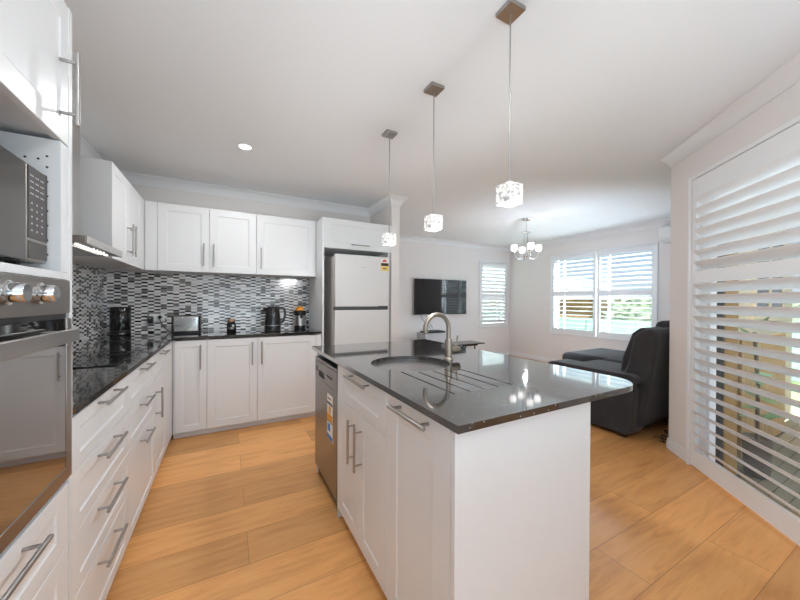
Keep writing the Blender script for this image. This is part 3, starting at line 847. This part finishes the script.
# dishwasher
DW = .492
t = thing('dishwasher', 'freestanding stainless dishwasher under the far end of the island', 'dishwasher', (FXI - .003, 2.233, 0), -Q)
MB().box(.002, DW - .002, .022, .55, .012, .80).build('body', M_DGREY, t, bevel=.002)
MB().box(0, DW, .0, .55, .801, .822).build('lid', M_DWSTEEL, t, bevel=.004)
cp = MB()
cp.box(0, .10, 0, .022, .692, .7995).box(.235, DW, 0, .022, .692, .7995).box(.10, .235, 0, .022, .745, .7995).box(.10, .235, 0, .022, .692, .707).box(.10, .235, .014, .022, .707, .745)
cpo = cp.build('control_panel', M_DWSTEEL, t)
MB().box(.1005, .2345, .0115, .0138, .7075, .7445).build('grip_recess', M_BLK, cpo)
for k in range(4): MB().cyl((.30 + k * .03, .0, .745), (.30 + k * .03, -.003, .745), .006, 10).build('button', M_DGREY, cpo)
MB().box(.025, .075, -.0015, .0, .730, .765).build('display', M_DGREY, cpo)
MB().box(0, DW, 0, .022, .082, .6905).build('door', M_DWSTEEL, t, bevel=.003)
MB().box(.01, DW - .01, .03, .045, .008, .078).build('kickboard', M_DGREY, t)
each(t, 'foot', M_WPLAST, [(x, x + .03, y, y + .03, .0008, .012) for x in (.02, DW - .05) for y in (.05, .48)])
st = MB().box(.305, .418, -.0012, -.0003, .375, .645).build('energy_label', M_PAPER, t)
each(st, 'printed_line', M_INK, [(.307, .416, -.0018, -.0013, .585, .598), (.307, .416, -.0018, -.0013, .480, .487), (.320, .380, -.0018, -.0013, .615, .622)])
MB().box(.307, .416, -.0018, -.0013, .490, .530).build('amber_band', M_AMB, st)
MB().box(.34, .38, -.0018, -.0013, .536, .575).build('star_badge', M_AMB, st)
MB().box(.307, .416, -.0018, -.0013, .378, .405).box(.32, .37, -.0018, -.0013, .425, .470).build('blue_band', M_BLUE, st)

# ------------------------------------------------------------------ fridge
FX0, FX1, FYF = .977, 1.588, 3.190
t = thing('fridge', 'white top-freezer fridge standing between tall white cabinet panels', 'fridge', (FX0, FYF, 0))
FW = FX1 - FX0
MB().box(.004, FW - .004, .062, .66, .03, 1.672).build('body', M_FSIDE, t, bevel=.006)
dz = 1.125
MB().box(0, FW, 0, .055, dz + .018, 1.688).build('freezer_door', M_FRIDGE, t, bevel=.006, seg=3)
MB().box(0, FW, 0, .055, .075, dz - .018).build('fridge_door', M_FRIDGE, t, bevel=.006, seg=3)
MB().box(-.004, FW - .012, .001, .056, dz - .0175, dz + .0175).build('handle_strip', M_DGREY, t, bevel=.003)
MB().box(FW - .13, FW - .012, -.006, .001, dz + .012, dz + .024).build('hinge_cover', M_DGREY, t, bevel=.002)
each(t, 'foot', M_BLK, [(x, x + .06, y, y + .06, .0008, .03) for x in (.02, FW - .08) for y in (.12, .55)])
MB().box(.02, FW - .02, .08, .10, .005, .072).build('kick_grille', M_DGREY, t)
st = MB().box(FW - .098, FW - .004, -.0015, -.0005, 1.535, 1.668).build('energy_label', M_YEL, t)
MB().box(FW - .098, FW - .004, -.0022, -.0016, 1.622, 1.668).build('white_header', M_PAPER, st)
MB().prism([(FW - .085 + .03 + .032 * math.cos(R(a)), 1.625 + .034 * math.sin(R(a))) for a in range(20, 165, 12)], .0023, .0028, Matrix.Rotation(R(90), 4, 'X')).build('red_dial', M_RED, st)
MB().box(FW - .096, FW - .006, -.0022, -.0016, 1.590, 1.621).build('dark_band', M_INK, st)
MB().box(FW - .075, FW - .03, -.0022, -.0016, 1.555, 1.566).build('printed_figure', M_INK, st)
lg = MB()
for k in range(7): lg.box(.272 + k * .0105, .279 + k * .0105, -.0012, -.0003, 1.555, 1.565)
lg.build('brand_lettering', M_STEEL, t)

# ------------------------------------------------------------------ things on the back bench
t = thing('toaster', 'silver toaster with black ends on the back benchtop', 'toaster', (-.338, 3.735, ZB), 0)
MB().box(-.104, .104, -.077, .077, .012, .165).build('shell', M_CHROME, t, bevel=.012, seg=3)
for s in (-1, 1): MB().box(s * .1105 - .006, s * .1105 + .006, -.076, .076, .006, .169).build('end_cap', M_BLK, t, bevel=.005)
MB().box(-.112, .112, -.074, .074, .0006, .0115).build('base', M_BLK, t, bevel=.003)
MB().box(-.085, .085, -.045, -.015, .1655, .167).box(-.085, .085, .015, .045, .1655, .167).build('bread_slots', M_BLK, t)
lv = MB().box(.117, .135, -.012, .012, .09, .102).build('lever', M_BLK, t, bevel=.002)
MB().lathe([(.011, 0), (.011, .012), (.008, .014)], (.117, -.04, .045), 14, 'X').build('browning_knob', M_CHROME, t, smooth=True)

toaster = t
t = thing('canister', 'tall glossy black round canister in the corner of the benchtop', 'canister', (-.836, 3.72, ZB), 0)
MB().lathe([(.072, .0006), (.074, .004), (.074, .028), (.0725, .030), (.074, .032), (.074, .215), (.072, .218)], (0, 0, 0), 40).build('body', M_BLKG, t, smooth=True, angle=60)
MB().lathe([(.0735, .2185), (.0755, .2195), (.0755, .250), (.070, .255), (.03, .257)], (0, 0, 0), 40).build('lid', M_BLKG, t, smooth=True, angle=60)
MB().lathe([(.0752, .040), (.0756, .041), (.0756, .046), (.0752, .047)], (0, 0, 0), 40).build('trim_ring', M_DGREY, t, smooth=True)
MB().box(.040, .046, -.0665, -.055, .222, .243).build('lid_mark', M_WPLAST, t)

t = thing('coffee_jar', 'small dark glass jar with copper lid left of the kettle', 'jar', (.045, 3.62, ZB), 0)
MB().lathe([(.038, .0006), (.042, .005), (.043, .05), (.040, .085), (.030, .100)], (0, 0, 0), 28).build('glass', M_BLKG, t, smooth=True, angle=60)
MB().lathe([(.031, .1005), (.033, .103), (.033, .122), (.028, .130), (.010, .136)], (0, 0, 0), 28).build('lid', M_COPPER, t, smooth=True)
MB().lathe([(.0433, .040), (.0437, .041), (.0437, .045), (.0433, .046)], (0, 0, 0), 28).build('trim_ring', M_CHROME, t, smooth=True)
MB().box(.006, .024, -.0445, -.041, .055, .078).build('label', M_LGREY, t)

t = thing('kettle', 'glossy black electric kettle with silver band on the back benchtop', 'kettle', (.425, 3.575, ZB), 0)
MB().lathe([(.080, .0006), (.082, .004), (.080, .018), (.076, .022)], (0, 0, 0), 36).build('power_base', M_BLK, t, smooth=True)
MB().lathe([(.076, .023), (.080, .026), (.080, .056), (.079, .058)], (0, 0, 0), 36).build('lower_body', M_BLKG, t, smooth=True)
MB().lathe([(.0795, .0585), (.0805, .0595), (.0805, .065), (.0795, .066)], (0, 0, 0), 36).build('silver_band', M_CHROME, t, smooth=True)
MB().lathe([(.0785, .0665), (.080, .068), (.076, .15), (.066, .225), (.060, .238)], (0, 0, 0), 36).build('body', M_BLKG, t, smooth=True)
MB().lathe([(.060, .2385), (.058, .248), (.035, .258), (.012, .260), (.012, .268), (.006, .270)], (0, 0, 0), 32).build('lid', M_BLK, t, smooth=True)
hn = [(.060, 0, .236), (.085, 0, .243), (.112, 0, .232), (.124, 0, .195), (.122, 0, .150), (.110, 0, .110), (.090, 0, .086), (.077, 0, .080)]
MB().tube(hn, [.010, .011, .012, .012, .012, .011, .010, .009], 12).build('handle', M_BLKG, t, smooth=True)
MB().prism([(-.055, -.018), (-.090, -.008), (-.094, 0), (-.090, .008), (-.055, .018)], .205, .240).build('spout', M_BLKG, t, bevel=.004)

t = thing('juicer', 'black and silver citrus juicer with orange cone by the fridge panel', 'juicer', (.740, 3.765, ZB), 0)
MB().lathe([(.058, .0006), (.062, .005), (.062, .030), (.058, .034)], (0, 0, 0), 32).build('base', M_BLK, t, smooth=True)
MB().lathe([(.058, .0345), (.0605, .037), (.0625, .148), (.060, .150)], (0, 0, 0), 32).build('body', M_STEEL, t, smooth=True)
MB().lathe([(.061, .1505), (.068, .158), (.070, .200), (.062, .206), (.04, .206)], (0, 0, 0), 32).build('juice_bowl', M_BLK, t, smooth=True)
rg = []
for z, r_ in ((.2065, .046), (.215, .045), (.232, .036), (.246, .022), (.256, .004)):
    rg.append([(r_ * (1 + .10 * math.cos(8 * a)) * math.cos(a), r_ * (1 + .10 * math.cos(8 * a)) * math.sin(a), z) for a in [2 * PI * i / 48 for i in range(48)]])
MB().rings(rg).build('reamer_cone', M_ORANGE, t, smooth=True, angle=70)
MB().prism([(-.016, -.075), (.016, -.075), (.012, -.06), (-.012, -.06)], .120, .150).build('pouring_spout', M_BLK, t, bevel=.003)

t = thing('power_outlet', 'white double power outlet on the mosaic tiles left of the toaster', 'power outlet', (-.60, BY - .0062, 1.03), 0)
MB().box(-.062, .062, -.009, 0, -.040, .040).build('faceplate', M_WPLAST, t, bevel=.003)
for s in (-1, 1): MB().box(s * .045 - .006, s * .045 + .006, -.012, -.0092, .012, .028).build('switch', M_WPLAST, t, bevel=.001)
sk = MB()
for s in (-1, 1):
    for a in (-1, 0, 1): sk.box(s * .026 + a * .006 - .0012, s * .026 + a * .006 + .0012, -.0096, -.0091, -.012 - abs(a) * -.006, -.002 + abs(a) * .006)
sk.build('socket_slots', M_INK, t)
t = thing('plug_adapter', 'dark plug-in adapter block in the left socket of the outlet', 'adapter', (-.645, BY - .0165, 1.015), 0)
MB().box(-.020, .020, -.045, 0, -.040, .030).build('body', M_BLK, t, bevel=.006)
MB().box(-.005, .005, -.0465, -.0452, .008, .014).build('indicator', M_LGREY, t)
ca = ((-.575) - (-.338), BY - .0165 - 3.735, 1.035 - ZB)
pl_ = MB().lathe([(.016, 0), (.017, .010), (.013, .026), (.006, .032)], (0, 0, 0), 18, 'Y').build('plug', M_BLK, toaster, smooth=True)
pl_.location = ca
cpz = ZB + .006 - 1.035
MB().tube([(0, -.033, 0), (.004, -.045, -.02), (.018, -.05, -.055), (.045, -.06, -.10), (.075, -.075, cpz + .012), (.095, -.085, cpz), (.122, -.095, cpz)], .0035, 8).build('power_cord', M_BLK, toaster, smooth=True).location = ca

# ------------------------------------------------------------------ pendant lights
def make_pendant(loc, label):
    t = thing('pendant_light', label, 'pendant light', loc, 0, 'pendant lights above the island')
    MB().box(-.042, .042, -.042, .042, -.018, -.0006).build('ceiling_plate', M_HANDLE, t, bevel=.002)
    MB().cyl((0, 0, -.019), (0, 0, -.700), .0030, 10).build('stem', M_HANDLE, t, smooth=True)
    MB().lathe([(.005, -.696), (.008, -.706), (.018, -.711), (.018, -.714)], (0, 0, 0), 20).build('lamp_holder', M_CHROME, t, smooth=True)
    s = .037
    g = bmesh.new()
    bmesh.ops.create_cube(g, size=2 * s)
    bmesh.ops.subdivide_edges(g, edges=g.edges[:], cuts=7, use_grid_fill=True)
    rnd = random.Random(9)
    for v in g.verts:
        edge = sum(abs(abs(c) - s) < 1e-5 for c in v.co)
        k = .0028 if edge == 1 else .0012
        v.co += v.co.normalized() * rnd.uniform(-k, k)
        v.co.z = v.co.z * 1.05 - .755
    m = MB(); m.bm.free(); m.bm = g
    m.build('glass_shade', M_ICE, t)
    l = bpy.data.lights.new('pendant_lamp', 'POINT'); l.energy = 9.5; l.shadow_soft_size = .04; l.color = (.94, .97, 1)
    lo = bpy.data.objects.new('pendant_lamp', l); C.objects.link(lo); lo.parent = t; lo.location = (0, 0, -.85)
    return t
PX = 1.018
pd = make_pendant((PX, .942, CZ), 'nearest crystal cube pendant light above the near end of the island')
for y, lb in ((1.49, 'middle crystal cube pendant light of the row, above the sink'), (2.043, 'farthest crystal cube pendant light of the row, in front of the fridge')):
    dup(pd, (PX, y, CZ), lb, 'pendant lights above the island')

# chandelier in the living area
CHX, CHY = 3.82, 3.21
t = thing('chandelier', 'chrome chandelier with white glass cups over the living area', 'chandelier', (CHX, CHY, CZ))
MB().lathe([(.074, -.0006), (.076, -.008), (.055, -.022), (.012, -.030)], (0, 0, 0), 32).build('ceiling_rose', M_CHROME, t, smooth=True)
MB().cyl((0, 0, -.029), (0, 0, -.19), .006, 12).build('stem', M_CHROME, t, smooth=True)
MB().lathe([(.010, -.188), (.068, -.194), (.072, -.200), (.062, -.206), (.012, -.210)], (0, 0, 0), 32).build('upper_disc', M_CHROME, t, smooth=True)
for a in (0, 120, 240): MB().cyl((.030 * math.cos(R(a)), .030 * math.sin(R(a)), -.207), (.030 * math.cos(R(a)), .030 * math.sin(R(a)), -.525), .005, 10).build('rod', M_CHROME, t, smooth=True)
MB().lathe([(.012, -.470), (.040, -.478), (.042, -.490), (.026, -.505), (.010, -.520), (.014, -.530), (.004, -.540)], (0, 0, -.05), 28).build('hub', M_CHROME, t, smooth=True)
for k in range(4):
    ph = R(220 + 20 + 90 * k)   # arm direction
    c_, s_ = math.cos(ph), math.sin(ph)
    pts = []
    for u, z in ((.03, -.538), (.07, -.572), (.105, -.582), (.14, -.572), (.170, -.540), (.175, -.494)): pts.append((u * c_, u * s_, z))
    am = MB().tube(pts, .0055, 10).build('arm', M_CHROME, t, smooth=True)
    MB().lathe([(.010, -.464), (.022, -.455), (.026, -.446), (.024, -.440)], (.175 * c_, .175 * s_, -.03), 20).build('cup_holder', M_CHROME, am, smooth=True)
    MB().lathe([(.018, -.439), (.036, -.430), (.045, -.408), (.046, -.378), (.042, -.350), (.039, -.350), (.042, -.378), (.041, -.406), (.032, -.426), (.012, -.434)], (.175 * c_, .175 * s_, -.03), 28).build('glass_cup', M_LAMP, am, smooth=True, angle=80)
l = bpy.data.lights.new('chandelier_lamp', 'POINT'); l.energy = 6; l.shadow_soft_size = .02; l.color = (.90, .95, 1.04)
lo = bpy.data.objects.new('chandelier_lamp', l); C.objects.link(lo); lo.parent = t; lo.location = (0, 0, -.72)

# recessed downlights
def make_down(loc, label, energy=6):
    t = thing('downlight', label, 'downlight', loc)
    MB().lathe([(.052, -.0006), (.052, -.004), (.044, -.006), (.042, -.004), (.042, -.0006)], (0, 0, 0), 36).build('rim', M_TRIM, t, smooth=True)
    MB().lathe([(.0415, -.0008), (.0415, -.0035), (.020, -.004)], (0, 0, 0), 32).build('diffuser', M_DOWN, t, smooth=True)
    l = bpy.data.lights.new('downlight_lamp', 'AREA'); l.shape = 'DISK'; l.size = .08; l.energy = energy; l.color = (.96, .98, 1)
    lo = bpy.data.objects.new('downlight_lamp', l); C.objects.link(lo); lo.parent = t; lo.location = (0, 0, -.010)
    return t
make_down((.125, 2.767, CZ), 'round recessed downlight glowing in the kitchen ceiling', 9.5)
dn = make_down((.55, .42, CZ), 'unseen round downlight added in the ceiling at the near end of the island', 6)  # this one and its copy are out of view, added for brightness
dup(dn, (.40, -1.20, CZ), 'unseen round downlight added in the ceiling behind the kitchen')

# ------------------------------------------------------------------ living area
t = thing('television', 'large wall-mounted flat screen television reflecting a window', 'television', (3.672, FY - .085, .945), 0)
MB().box(-.61, .61, 0, .035, 0, .675).build('case', M_BLK, t, bevel=.004)
MB().box(-.603, .603, -.002, -.0002, .012, .669).build('screen', M_SCREEN, t)
MB().box(-.15, .15, .036, .084, .20, .48).build('wall_bracket', M_BLK, t)
cb = thing('television_cables', 'pair of thin dark cables hanging under the wall television', 'cables', (3.27, FY - .03, .40), 0)
for k, (xa, xb) in enumerate(((-.05, .10), (.06, .16))):
    MB().tube([(xa, 0, .60), (xa + .01, 0, .54), (xa + .05, 0, .44), (xb, -.02, .36), (xb + .03, -.06, .285)], .004, 8).build('cable', M_DGREY, cb, smooth=True)

t = thing('tv_stand', 'low black glass-topped television stand on grey base under the television', 'tv stand', (3.70, 4.79, 0), 0)
MB().box(-.85, .64, -.20, .20, .395, .412).build('glass_top', M_BLKG, t, bevel=.002)
MB().box(-.60, .12, -.17, .17, .001, .394).build('base', M_LGREY, t, bevel=.004)
MB().box(.13, .52, -.14, .14, .360, .394).build('under_shelf', M_BLK, t, bevel=.003)
for s in (-.13, .13): MB().cyl((.45, s, .0008), (.45, s, .3595), .014, 12).build('leg', M_BLK, t, smooth=True)
t = thing('storage_box', 'grey storage box on the left of the television stand', 'box', (3.26, 4.80, .4125), 0)
MB().box(-.23, .23, -.15, .15, 0.0006, .20).build('box_body', M_LGREY, t, bevel=.006)
MB().box(-.232, .232, -.152, .152, .2005, .222).build('lid', M_LGREY, t, bevel=.004)
t = thing('media_player', 'flat black media box lying on the grey storage box', 'media box', (3.27, 4.78, .635), 0)
MB().box(-.20, .20, -.11, .11, .0006, .030).build('case', M_BLK, t, bevel=.004)
MB().box(-.02, .16, -.09, .09, .0305, .040).build('upper_case', M_BLK, t, bevel=.003)

# sofa
def soft(parent, name, x0, x1, y0, y1, z0, z1, r=.06, m=M_SOFA):
    return MB().box(x0, x1, y0, y1, z0, z1).build(name, m, parent, bevel=r, seg=5, angle=80)
SX, SY = 3.055, 1.44
t = thing('sofa', 'charcoal fabric sofa with leaning backrest and chaise beyond the island', 'sofa', (SX, SY, 0), 0)
def side_prof(parent, name, poly, x0, x1, bevel, seg=5):
    mt = Matrix(((0, 0, 1, 0), (1, 0, 0, 0), (0, 1, 0, 0), (0, 0, 0, 1)))     # (y,z) profile pushed along x
    return MB().prism(poly, x0, x1, mt).build(name, M_SOFA, parent, bevel=bevel, seg=seg, angle=80)
# armrest: side seen from the kitchen
side_prof(t, 'armrest', [(.05, .045), (.80, .045), (.825, .10), (.825, .47), (.80, .505), (.03, .505), (.0, .45), (.02, .12)], 0, .25, .03)
side_prof(t, 'arm_cushion', [(-.01, .50), (.81, .50), (.835, .525), (.83, .555), (.78, .575), (.03, .575), (-.02, .55)], -.01, .262, .025)
soft(t, 'base', .255, 1.95, .06, .80, .045, .33, .04)
soft(t, 'seat_cushion', .265, .95, .12, .86, .31, .515, .085)
soft(t, 'seat_cushion', .955, 1.06 + .58, .12, .86, .31, .515, .085)
# leaning backrest
bp_ = [(.0, .12), (.10, .12), (.16, .50), (.10, .66), (.055, .90), (.0, .965), (-.08, .985), (-.125, .95), (-.13, .86), (-.06, .42), (-.02, .2)]
side_prof(t, 'backrest', bp_, .09, 1.0, .04)
side_prof(t, 'backrest', bp_, 1.005, 1.95, .04)
side_prof(t, 'back_cushion', [(.10, .48), (.20, .50), (.17, .70), (.09, .93), (.02, .985), (-.03, .97), (.04, .80)], .14, .99, .045)
side_prof(t, 'back_cushion', [(.10, .48), (.20, .50), (.17, .70), (.09, .93), (.02, .985), (-.03, .97), (.04, .80)], 1.01, 1.93, .045)
soft(t, 'head_pillow', .45, .97, -.135, .06, .86, 1.035, .06)
ch = soft(t, 'chaise', 1.08, 2.02, .80, 1.42, .05, .37, .06)
soft(t, 'chaise_cushion', 1.065, 2.03, .70, 1.44, .34, .505, .08)
each(t, 'foot', M_BLK, [(x, x + .05, y, y + .05, .0008, .05) for x, y in ((.06, .10), (.06, .72), (1.85, .10), (1.15, 1.32), (1.93, 1.32))])

t = thing('floor_cables', 'tangle of thin black cables on the floor behind the sofa', 'cables', (3.45, 1.38, 0), 0)
rnd = random.Random(3)
for k in range(3):
    pts = []
    for i in range(14):
        u = i / 13
        pts.append((-.16 + .34 * u + .03 * math.sin(7 * u + k * 2), -.06 + .07 * math.sin(5 * u + 1.7 * k) + .02 * k, .005 + .012 * abs(math.sin(6 * u + k))))
    MB().tube(pts, .0035, 8).build('cable', M_BLK, t, smooth=True)

t = thing('air_conditioner', 'white split air conditioner high on the wall right of the wide shutter', 'air conditioner', (RX - .001, 1.93, 2.055), 0)
side = [(0, 0), (-.15, .02), (-.185, .06), (-.19, .20), (-.16, .235), (0, .235)]
MB().prism(side, -.40, .33, Matrix(((1, 0, 0, 0), (0, 0, 1, 0), (0, 1, 0, 0), (0, 0, 0, 1)))).build('case', M_WPLAST, t, bevel=.012, seg=3)
MB().box(-.165, -.04, -.37, .30, -.006, .0175).build('air_flap', M_WPLAST, t, bevel=.002)

# ------------------------------------------------------------------ outdoors
g = MB().box(-30, 60, -30, 60, -.80, -.60).build('ground', M_GRASS, None); tag(g, kind='structure')
# neighbour's brick house and fence seen through the living room shutters
t = thing('neighbour_house', 'tan brick house next door seen through the left half of the wide shutter', 'house', (15.5, 11.9, -1.05))
MB().box(0, 6, -2.6, 4, 0, 2.35).build('brick_wall', M_BRICK, t)
MB().rings([[(-.5, -3.1, 2.35), (6.5, -3.1, 2.35), (6.5, 4.5, 2.35), (-.5, 4.5, 2.35)], [(2.6, -.2, 3.7), (3.4, -.2, 3.7), (3.4, 1.6, 3.7), (2.6, 1.6, 3.7)]]).build('roof', M_ROOFT, t)
wn = MB().box(-.05, .0, -1.1, .4, .9, 1.9).build('window_frame', M_TRIM, t)
MB().box(-.06, -.051, -1.04, .34, .96, 1.84).build('window_pane', M_SCREEN, wn)
t = thing('boundary_fence', 'pale green sheet metal fence beyond the living room windows', 'fence', (11.5, 4, -.6))
fb = MB()
for i in range(80): fb.box(0 if i % 2 else .02, .03 if i % 2 else .05, -6 + i * .2, -6 + i * .2 + .198, 0, 1.15)
fb.build('sheets', M_FENCE, t)
MB().box(-.02, .07, -6, 10, 1.1505, 1.20).build('top_rail', M_FENCE, t)
for i in range(6): MB().box(-.05, -.001, -6 + i * 3, -5.95 + i * 3, 0, 1.15).build('post', M_FENCE, t)
t2 = thing('boundary_fence', 'pale green sheet metal fence beyond the shutter beside the television', 'fence', (6, 10.5, -.6))
fb = MB()
for i in range(55): fb.box(-6 + i * .2, -6 + i * .2 + .198, 0 if i % 2 else .02, .03 if i % 2 else .05, 0, 1.5)
fb.build('sheets', M_FENCE, t2)
MB().box(-6, 5, -.02, .07, 1.5005, 1.56).build('top_rail', M_FENCE, t2)

t = thing('hedge', 'added hedge coloured pale as if overexposed, beyond the fence in the right half of the wide shutter', 'hedge', (13.0, 3.3, -.6))
rnd = random.Random(12); m = MB()
for i in range(2600):
    c = Vector((rnd.uniform(-.5, .5), rnd.uniform(-3.6, 3.6), rnd.uniform(0.1, 1.0) ** .6 * 1.95))
    d1 = Vector((rnd.uniform(-1, 1), rnd.uniform(-1, 1), rnd.uniform(-1, 1))).normalized() * .13; d2 = d1.orthogonal().normalized() * .07
    m.quad(c - d1, c + d2, c + d1, c - d2)
m.build('foliage', M_HEDGE, t)
MB().box(-.32, .32, -3.5, 3.5, .001, 1.80).build('inner_growth', M_HEDGE, t)

def tree(name, label, loc, h, cr_, n, seed, group=None):
    t = thing(name, label, 'tree', (loc[0], loc[1], -.6), 0, group)
    MB().tube([(0, 0, 0), (.05, 0, h * .3), (0, .06, h * .6), (.02, 0, h * .8)], [.14, .11, .07, .03], 10).build('trunk', M_TRUNK, t, smooth=True)
    rnd = random.Random(seed)
    m = MB()
    for i in range(n):
        a, b, r_ = rnd.uniform(0, 2 * PI), rnd.uniform(-1, 1), rnd.random() ** .4
        c = Vector((cr_ * r_ * math.cos(a) * math.sqrt(1 - b * b), cr_ * r_ * math.sin(a) * math.sqrt(1 - b * b), h * .72 + cr_ * .75 * b * r_))
        d1 = Vector((rnd.uniform(-1, 1), rnd.uniform(-1, 1), rnd.uniform(-1, 1))).normalized() * rnd.uniform(.09, .17)
        d2 = d1.orthogonal().normalized() * .05
        m.quad(c - d1, c + d2, c + d1, c - d2)
    m.build('foliage', M_LEAF, t)
    return t
tree('garden_tree', 'leafy green tree beyond the fence in the right half of the wide shutter', (15.6, 4.6, -.2), 3.0, 1.3, 1500, 1, 'trees beyond the fence')
tree('garden_tree', 'leafy green tree beyond the fence beside the neighbouring brick house', (16.2, 1.6, -.2), 2.7, 1.2, 1300, 2, 'trees beyond the fence')

# patio outside the sliding door, running along the side of the living room
dk = MB()
for k in range(39): dk.box(1.2, 7.0, -2.50 + k * .092, -2.50 + k * .092 + .086, -.150, -.125)
tag(dk.build('patio_deck', M_DECK, None), kind='structure')
MB().box(CO.x + .25, RX + .15, CO.y - .170, CO.y - .1505, -.12, 2.6).build('outer_cladding', M_BEIGE, wall_side)
fr = MB().box(4.40, 5.35, 1.060, 1.0875, 1.02, 1.08).box(4.40, 5.35, 1.060, 1.0875, 1.85, 1.90).box(4.40, 4.46, 1.060, 1.0875, 1.08, 1.85).box(5.29, 5.35, 1.060, 1.0875, 1.08, 1.85).box(4.84, 4.89, 1.060, 1.0875, 1.08, 1.85)
wo = fr.build('window_4', M_BEIGE, None); wo['kind'] = 'structure'
MB().box(4.461, 4.839, 1.070, 1.078, 1.081, 1.849).box(4.891, 5.289, 1.070, 1.078, 1.081, 1.849).build('glass_pane', M_SCREEN, wo)
PZ = -.1245
t = thing('patio_post', 'square golden timber post just outside the sliding door', 'post', (0, 0, 0))
t.matrix_world = DM @ Matrix.Translation((.150, .30, PZ))
MB().box(-.042, .042, -.042, .042, .001, 2.55).build('timber', M_TIMBER, t, bevel=.004)
MB().box(-.055, .055, -.055, .055, .0005, .05).build('post_shoe', M_BRONZE, t, bevel=.002)
t = thing('timber_screen', 'low golden timber board screen along the patio wall outside the sliding door', 'screen', (3.80, .985, PZ))
for k in range(12): MB().box(k * .10, k * .10 + .094, 0, .020, .03, 1.02).build('board', M_TIMBER, t, bevel=.003)
MB().box(0, 1.194, .0205, .06, .20, .27).box(0, 1.194, .0205, .06, .80, .87).build('cross_rail', M_TIMBER, t, bevel=.003)
for x in (.05, 1.08): MB().box(x, x + .07, .0205, .065, .001, .199).build('foot', M_TIMBER, t)
t = thing('potted_shrub', 'thin leafy green plant in a brown pot beside the timber post on the patio', 'plant', (3.585, .845, PZ))
MB().lathe([(.05, .001), (.07, .02), (.085, .30), (.077, .30), (.06, .27)], (0, 0, 0), 24).build('pot', M_TRUNK, t, smooth=True)
rnd = random.Random(5); m = MB()
for i in range(26):
    a, r_, z = rnd.uniform(0, 2 * PI), rnd.uniform(.01, .07), rnd.uniform(.45, 1.38)
    c = Vector((r_ * math.cos(a), r_ * math.sin(a), z)); d1 = Vector((math.cos(a), math.sin(a), rnd.uniform(-.2, .8))).normalized() * .08; d2 = d1.orthogonal().normalized() * .016
    m.quad(c - d1, c + d2, c + d1, c - d2)
m.build('leaves', M_LEAF, t)
MB().tube([(0, 0, .27), (.01, 0, .7), (0, .02, 1.1)], .012, 8).build('stem', M_TRUNK, t, smooth=True)
